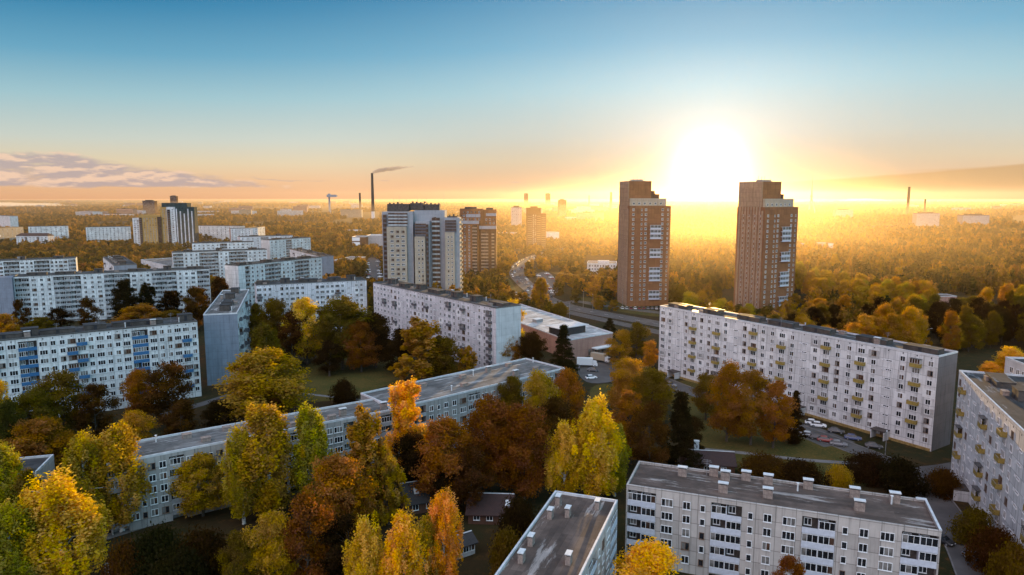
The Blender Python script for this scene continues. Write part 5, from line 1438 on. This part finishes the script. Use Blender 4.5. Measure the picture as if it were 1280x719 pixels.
# woods: one even scatter over all open ground; the nearest become trees of their own, the rest one far wood
def in_poly(x, y, poly):
    c = False; j = len(poly) - 1
    for i in range(len(poly)):
        xi, yi = poly[i]; xj, yj = poly[j]
        if (yi > y) != (yj > y) and x < (xj - xi) * (y - yi) / (yj - yi) + xi: c = not c
        j = i
    return c
BB = [(min(p[0] for p in q), max(p[0] for p in q), min(p[1] for p in q), max(p[1] for p in q), q) for q in NOTREE]
FT = [(o, math.cos(rz), math.sin(rz), x0, x1, y0, y1) for o, rz, x0, x1, y0, y1 in FOOT]
def free(x, y, m=4.0):
    for a, b_, c, d, q in BB:
        if a <= x <= b_ and c <= y <= d and in_poly(x, y, q): return False
    for o, c, s, x0, x1, y0, y1 in FT:
        dx_, dy_ = x - o[0], y - o[1]; u = dx_ * c + dy_ * s; v = -dx_ * s + dy_ * c
        if x0 - m < u < x1 + m and y0 - m < v < y1 + m: return False
    return True
HIDE = [((1022, 308, 1048, 335), 0.5), ((1165, 370, 1250, 405), .0), ((1048, 320, 1075, 372), .25), ((640, 312, 712, 372), 0.3), ((895, 362, 1012, 402), 0.12), ((1120, 420, 1260, 470), 0.5), ((728, 320, 770, 345), 0.0), ((820, 372, 842, 392), 0.2)]
rw = random.Random(99)
cand = []
d = 250.0
while d < 9000:
    step = 8.5 if d < 700 else 8.5 * (d / 700) ** 0.85
    lat = 8.0 if d < 700 else 8.0 * (d / 700) ** 0.55
    nlat = int(1.66 * d / lat)
    for i in range(nlat):
        x = (-0.83 * d) + (i + rw.random()) * lat; y = d + rw.uniform(-.5, .5) * step
        px, py, _ = proj((x, y, 0))
        if px < -60 or px > 1340 or py > 500: continue
        if py > 395 and 300 < px < 860: continue
        if py > 452 and px > 840: continue
        if py > 372 and px < 330: continue
        dens = noise.noise(Vector((x * .006, y * .006, 3.0))) * 0.9 + noise.noise(Vector((x * .0011, y * .0011, 9.0)))
        if d > 900 and dens < -0.42: continue
        if d > 1300 and (dens < 0.05 if px < 470 else dens < -0.15): continue
        if d < 900 and rw.random() < 0.12: continue
        skip = False
        for (a, b_, c, e_), pr_ in HIDE:
            if a < px < c and b_ < py < e_ and rw.random() > pr_: skip = True
        if skip or not free(x, y): continue
        if any((x - q[0]) ** 2 + (y - q[1]) ** 2 < (q[2] + 1.5) ** 2 for q in TREES): continue
        sc = 1.0 if d < 700 else min(2.2, (d / 700) ** 0.25)
        big = px > 830
        stand = noise.noise(Vector((x * .012, y * .012, 5.0)))
        if noise.noise(Vector((x * .021, y * .021, 11.0)) if d < 1300 else Vector((x * .006, y * .006, 11.0))) < -0.34: continue
        h = rw.uniform(9, 14) * (1.12 if big else 0.92) * (1 + 0.45 * stand)
        if big and d < 900: h *= 1.15
        # keep the far and middle blocks in view on the left
        if px < 420 and d < 1000: h *= 0.72
        if 420 < px < 780 and d < 760: h *= 0.8
        cand.append((math.hypot(x, y) / (h * sc), x, y, h * sc ** .4, rw.uniform(7.5, 12) * sc, px, py))
    d += step
cand.sort()
NEAR_N = 296 - HAND_N
def zone_of(px, py):
    if px > 1003: return ('hazy golden tree in the wood behind the long white block, right of both brick towers', 'trees in the right hazy wood')
    if px > 835: return ('backlit golden tree at the foot of the right brick tower, behind the long white block', 'trees at the right brick tower')
    if px > 690: return ('olive gold tree around the foot of the left brick tower, beside the road', 'trees at the left brick tower')
    if px > 575: return ('brownish gold tree left of the road bend, below the twin brick tower', 'trees left of the road bend')
    if px > 415: return ('dark autumn tree around the foot of the big grey tower and the brick shed', 'trees by the big grey tower')
    if px > 200: return ('autumn tree standing between the pale blocks left of the big grey tower', 'trees between the pale blocks')
    return ('dark autumn tree in the wood between the ochre tower and the left edge blocks', 'trees in the left wood')
for c_, x, y, h, wd, px, py in cand[:NEAR_N]:
    lab, grp = zone_of(px, py); q = rw.random()
    if px > 690: zz = noise.noise(Vector((x * .014, y * .014, 2.0))) * 2.2 + rw.uniform(-.35, .35); col = 'DB' if zz < -.95 else 'OL' if zz < -.45 else 'GO' if zz < .15 else 'OB' if zz < .35 else 'OY' if zz < .75 else 'GO' 
    elif px > 415: col = rw.choice(('OL', 'GO', 'B', 'OB', 'OL'))
    else: col = rw.choice(('OL', 'DG', 'B', 'DB', 'OB', 'GO', 'OL'))
    plant((x, y, 0), h * 1.05, wd, rw.choice(('round', 'round', 'loose', 'round', 'poplar' if wd < 9 else 'round')), col, lab, grp)
# the far wood as one object: instances of simpler trees on points
FARRAMP = [(0.0, (0.62, 0.33, 0.010)), (0.16, (0.40, 0.21, 0.010)), (0.30, (0.14, 0.095, 0.012)), (0.42, (0.055, 0.048, 0.012)), (0.52, (0.26, 0.14, 0.010)), (0.62, (0.50, 0.24, 0.010)), (0.72, (0.10, 0.07, 0.012)), (0.84, (0.32, 0.13, 0.008)), (1.0, (0.66, 0.37, 0.010))]
FLEAF = leafmat('far autumn leaves', FARRAMP)
src = bpy.data.collections.new('far_tree_sources')
for i, kd in enumerate(('round', 'round', 'loose', 'poplar')):
    c, t_ = make_tree_meshes(kd, 700 + i, H=1.0, W=1.0, nclu=46, per=18, size=0.062, base=0.06, name='far_crown'); c.materials.append(FLEAF)
    o = bpy.data.objects.new('far_tree', c); src.objects.link(o)
far = cand[NEAR_N:]
me = bpy.data.meshes.new('far_wood'); me.from_pydata([(q[1], q[2], -0.3) for q in far], [], [])
ah = me.attributes.new('scl', 'FLOAT_VECTOR', 'POINT'); ah.data.foreach_set('vector', [v for q in far for v in (q[4], q[4], q[3] * 1.05)])
ar = me.attributes.new('rot', 'FLOAT_VECTOR', 'POINT'); ar.data.foreach_set('vector', [v for q in far for v in (0, 0, rw.uniform(0, 6.28))])
ai = me.attributes.new('pick', 'INT', 'POINT'); ai.data.foreach_set('value', [rw.randint(0, 3) for q in far])
fo = put('far_wood', me); tag(fo, 'autumn woods spreading to the horizon', 'wood', None, 'stuff')
ng = bpy.data.node_groups.new('wood', 'GeometryNodeTree')
ng.interface.new_socket('Geometry', in_out='INPUT', socket_type='NodeSocketGeometry'); ng.interface.new_socket('Geometry', in_out='OUTPUT', socket_type='NodeSocketGeometry')
k = NB(ng); gi = k.n('NodeGroupInput'); go = k.n('NodeGroupOutput')
ci = k.n('GeometryNodeCollectionInfo'); ci.inputs[0].default_value = src; ci.inputs[1].default_value = True; ci.inputs[2].default_value = True
ip = k.n('GeometryNodeInstanceOnPoints'); k.l(gi.outputs[0], ip.inputs['Points']); k.l(ci.outputs[0], ip.inputs['Instance']); ip.inputs['Pick Instance'].default_value = True
def attr(nm, ty):
    a = k.n('GeometryNodeInputNamedAttribute', data_type=ty); a.inputs[0].default_value = nm; return a.outputs[0]
k.l(attr('pick', 'INT'), ip.inputs['Instance Index']); k.l(attr('scl', 'FLOAT_VECTOR'), ip.inputs['Scale'])
e2r = k.n('FunctionNodeEulerToRotation'); k.l(attr('rot', 'FLOAT_VECTOR'), e2r.inputs[0]); k.l(e2r.outputs[0], ip.inputs['Rotation'])
k.l(ip.outputs[0], go.inputs[0])
md = fo.modifiers.new('wood', 'NODES'); md.node_group = ng
print('TREES hand', HAND_N, 'near', NEAR_N, 'far', len(far))
# ------------------------------------------------------------------ cars, trucks, lamps
CARCOL = {}
def carpaint(nm, col):
    if nm not in CARCOL:
        m, nt, b, o = newmat(nm + ' car paint'); b.inputs['Base Color'].default_value = C4(*col); b.inputs['Roughness'].default_value = 0.35; b.inputs['Coat Weight'].default_value = 0.5; b.inputs['Coat Roughness'].default_value = 0.1
        CARCOL[nm] = m
    return CARCOL[nm]
CC = {'white': (0.72, 0.72, 0.72), 'silver': (0.42, 0.43, 0.44), 'grey': (0.16, 0.16, 0.17), 'black': (0.02, 0.02, 0.022), 'red': (0.22, 0.02, 0.015), 'blue': (0.03, 0.05, 0.14), 'beige': (0.4, 0.33, 0.24)}
TYRE = plain('tyre', (0.02, 0.02, 0.02), 0.9); LAMPM = plain('lamp glass', (0.6, 0.6, 0.58), 0.2); REDL = plain('tail lamp', (0.3, 0.02, 0.02), 0.3)
CM = {}
def loft(mb, secs, mi):
    """secs: list of (x, [(y, z), ...]) closed rings along x"""
    rings = [[(x, y, z) for y, z in r] for x, r in secs]; n = len(rings[0])
    for a, b in zip(rings, rings[1:]):
        for i in range(n): mb.quad(a[i], b[i], b[(i + 1) % n], a[(i + 1) % n], mi)
    mb.poly(rings[0], mi); mb.poly(rings[-1][::-1], mi)
def car_meshes(col):
    if col in CM: return CM[col]
    pm = carpaint(col, CC[col])
    def ring(w, z0, z1, t=0.86): return [(-w, z0), (w, z0), (w * 1.02, (z0 + z1) / 2), (w * t, z1), (-w * t, z1), (-w * 1.02, (z0 + z1) / 2)]
    mb = MB(); loft(mb, [(-2.2, ring(.72, .38, .72)), (-2.05, ring(.84, .28, .86)), (-1.2, ring(.88, .24, .95)), (0, ring(.89, .22, .96)), (.9, ring(.88, .24, .93)), (1.85, ring(.83, .27, .78)), (2.15, ring(.70, .36, .62))], 0)
    loft(mb, [(-1.28, [(-.62, 1.405), (.62, 1.405), (.6, 1.47), (-.6, 1.47)]), (-.3, [(-.64, 1.43), (.64, 1.43), (.6, 1.52), (-.6, 1.52)]), (.35, [(-.62, 1.405), (.62, 1.405), (.6, 1.47), (-.6, 1.47)])], 0)
    body = mb.mesh('body', [pm])
    mb = MB(); loft(mb, [(-1.95, [(-.74, .9), (.74, .9), (.70, .93), (-.70, .93)]), (-1.25, [(-.78, .93), (.78, .93), (.60, 1.40), (-.60, 1.40)]), (.35, [(-.78, .93), (.78, .93), (.60, 1.40), (-.60, 1.40)]), (1.05, [(-.74, .9), (.74, .9), (.70, .93), (-.70, .93)])], 0)
    glass = mb.mesh('cabin_glass', [M['glass']])
    mb = MB()
    A = [(.34 * math.cos(a * math.pi / 7), .34 * math.sin(a * math.pi / 7)) for a in range(14)]
    for i in range(14): p, q = A[i], A[(i + 1) % 14]; mb.quad((p[0], -.11, p[1]), (q[0], -.11, q[1]), (q[0], .11, q[1]), (p[0], .11, p[1]), 0)
    for s_ in (-1, 1):
        ps = [(p[0], .11 * s_, p[1]) for p in A]; mb.poly(ps if s_ < 0 else ps[::-1], 0)
        qs = [(p[0] * .6, .115 * s_, p[1] * .6) for p in A]; mb.poly(qs if s_ < 0 else qs[::-1], 1)
    wheel = mb.mesh('wheel', [TYRE, M['metal']])
    mb = MB(); mb.box(2.06, 2.19, -.62, -.36, .5, .64); hl = mb.mesh('headlight', [LAMPM])
    mb = MB(); mb.box(-2.2, -2.08, -.66, -.42, .58, .74); tl = mb.mesh('tail_light', [REDL])
    mb = MB(); mb.v = list(bpy_v(body, glass)) if False else []
    CM[col] = (body, glass, wheel, hl, tl); return CM[col]
def car(px, py, rz, col, label, group='parked cars', parts=True, loc=None, cat='car'):
    p = loc or P(px, py); body, glass, wheel, hl, tl = car_meshes(col)
    t = thing('parked_car' if 'parked' in group else 'car', label, cat, (p.x, p.y, 0.022), rz, group)
    put('body', body, t); put('cabin_glass', glass, t)
    for x in (-1.35, 1.32):
        for y in (-.8, .8): put('wheel', wheel, t, (x, y, .34))
    if parts:
        put('headlight', hl, t); put('headlight', hl, t, (0, .98, 0)); put('tail_light', tl, t); put('tail_light', tl, t, (0, 1.08, 0))
    return t
def truck(px, py, rz, L, h, col, label, name='box_truck'):
    p = P(px, py); t = thing(name, label, 'truck', (p.x, p.y, 0.022), rz, 'trucks at the shopping hall')
    mb = MB(); mb.box(-L / 2, L / 2 - 1.9, -1.2, 1.2, .9, h); mb.build('cargo_box', [carpaint(col, CC[col])], t)
    mb = MB(); mb.box(-L / 2, L / 2 - .2, -.9, .9, .55, .88); mb.build('chassis', [TYRE], t)
    mb = MB(); loft(mb, [(L / 2 - 1.8, [(-1.1, .6), (1.1, .6), (1.05, 2.5), (-1.05, 2.5)]), (L / 2 - .5, [(-1.1, .6), (1.1, .6), (1.05, 2.35), (-1.05, 2.35)]), (L / 2, [(-1.1, .6), (1.1, .6), (1.08, 1.5), (-1.08, 1.5)])], 0); mb.build('cab', [carpaint('white', CC['white'])], t)
    mb = MB(); mb.quad((L / 2 - .42, -.95, 2.2), (L / 2 + .03, -.98, 1.55), (L / 2 + .03, .98, 1.55), (L / 2 - .42, .95, 2.2)); mb.build('windscreen', [M['glass']], t)
    wheel = car_meshes('white')[2]
    for x in (-L / 2 + 1.2, L / 2 - 1.0):
        for y in (-1.0, 1.0): o = put('wheel', wheel, t, (x, y, .46)); o.scale = (1.35, 1.6, 1.35)
    return t
truck(734, 458.5, R(-8), 8.2, 3.6, 'white', 'white box truck before the brownish pink wall of the shopping hall')
truck(751, 452.5, R(-38), 8.5, 3.5, 'beige', 'beige box truck right of the white one, half behind golden trees')
car(739, 473.5, R(14), 'white', 'white car alone on the asphalt below the trucks', 'parked cars at the shopping hall')
car(722, 460, R(80), 'grey', 'grey car left of the white box truck', 'parked cars at the shopping hall')
car(741, 464.5, R(-10), 'black', 'dark car under the front of the white box truck', 'parked cars at the shopping hall')
car(770, 470, R(70), 'beige', 'beige car half hidden by the golden round tree', 'parked cars at the shopping hall')
G2 = 'parked cars before the long white block'
car(809, 468.5, R(-20), 'red', 'dark red car at the left end of the long white block', G2)
car(820, 475, R(-28), 'black', 'black car first in the row beside the red entrance', G2)
car(829, 479, R(-28), 'red', 'dark red car second in the row beside the red entrance', G2)
car(838, 483, R(-28), 'grey', 'grey car last in the row beside the red entrance', G2)
car(1016, 530.5, R(-24), 'white', 'white car standing across from the four at the lawn edge', G2)
car(1023, 533.5, R(-24), 'white', 'white car nosing out right behind the other white one', G2)
car(1011, 546, R(-24), 'silver', 'silver car at the lawn edge, leftmost of the four there', G2)
car(1022, 549, R(-24), 'black', 'black car at the lawn edge, between the silver and the red one', G2)
car(1032, 552, R(-24), 'red', 'dark red car at the lawn edge', G2)
car(1048, 557, R(-24), 'grey', 'grey car at the lawn edge, last on the right', G2)
car(1045, 541, R(-24), 'black', 'black car under the wall of the long white block, left of the dark blue one', G2)
car(1066, 549.5, R(-24), 'blue', 'dark blue car under the wall of the long white block', G2)
car(1092, 560, R(-24), 'black', 'black car left of the entrance porch of the long white block', G2)
car(1219, 700, R(-62), 'grey', 'grey car on the driveway at the bottom right', G2)
car(1178, 678, R(-65), 'black', 'black car beside the right end of the bottom right block', G2)
rc = random.Random(4)
def along(path, t):
    L = [(b_ - a).length for a, b_ in zip(path, path[1:])]; s_ = t * sum(L)
    for (a, b_), l in zip(zip(path, path[1:]), L):
        if s_ <= l: d_ = (b_ - a).normalized(); return a + d_ * s_, d_
        s_ -= l
    return path[-1], d_
for i in range(58):
    tt = (i + rc.uniform(.1, .9)) / 58 * .78; side_ = rc.choice((-1, 1)); p, d_ = along(ROAD, tt); nrm = Vector((-d_.y, d_.x, 0))
    q = p + nrm * side_ * rc.choice((1.8, 4.6)); car(0, 0, math.atan2(d_.y, d_.x) + (math.pi if side_ > 0 else 0), rc.choice(('white', 'silver', 'grey', 'white', 'black', 'red')), 'small car driving on the bending road', 'cars on the road', False, loc=q)
def row(p0, p1, n, ang, label, group):
    a, b_ = P(*p0), P(*p1); d_ = (b_ - a).normalized(); rz = math.atan2(d_.y, d_.x) + ang
    for i in range(n):
        if rc.random() < .12: continue
        car(0, 0, rz + rc.uniform(-.05, .05), rc.choice(('white', 'silver', 'white', 'grey', 'black', 'red')), label, group, False, loc=a.lerp(b_, (i + .5) / n))
row((671, 343), (693, 368), 13, R(80), 'small car in the slanting car park right of the road', 'parked cars right of the road')
row((683, 342), (692, 350), 5, R(80), 'small car in the short upper row of the car park by the road', 'parked cars in the upper row')
row((646, 360), (640, 378), 6, R(80), 'small car parked left of the road, above the shopping hall', 'parked cars left of the road')
row((642, 378), (668, 374), 7, R(90), 'small car in the row at the far end of the shopping hall', 'parked cars at the far end of the hall')
row((770, 386), (834, 387), 12, R(88), 'small car in the row at the foot of the left brick tower', 'parked cars at the left brick tower')
row((459, 328), (463, 358), 9, R(85), 'small car in the car park left of the big grey tower, left row', 'parked cars in the left row by the grey tower')
row((472, 326), (477, 358), 9, R(85), 'small car in the car park left of the big grey tower, right row', 'parked cars in the right row by the grey tower')
def lamp_mesh():
    mb = MB(); mb.cyl(0, 0, 0, 9, .11, .07, 6); mb.tube((0, 0, 8.9), (1.6, 0, 9.5), .05, .04, 5); pole = mb.mesh('pole', [M['metal']])
    mb = MB(); mb.box(1.45, 2.25, -.16, .16, 9.42, 9.58); return pole, mb.mesh('lamp_head', [M['coping']])
LP = lamp_mesh()
for (px, py, rz, lab) in ((741, 388, 90, 'slim street lamp on the verge left of the left brick tower'), (778, 382, 90, 'slim street lamp at the foot of the left brick tower'), (729, 384, 80, 'slim street lamp above the right corner of the shopping hall'), (712, 398, 60, 'slim street lamp behind the shopping hall roof edge'),
                          (1105, 588, 60, 'street lamp before the entrance porch of the long white block'), (1157, 437, 0, 'thin lamp post behind the roof of the long white block')):
    p = P(px, py); t = thing('street_lamp', lab, 'street lamp', p, R(rz), 'street lamps'); put('pole', LP[0], t); put('lamp_head', LP[1], t)
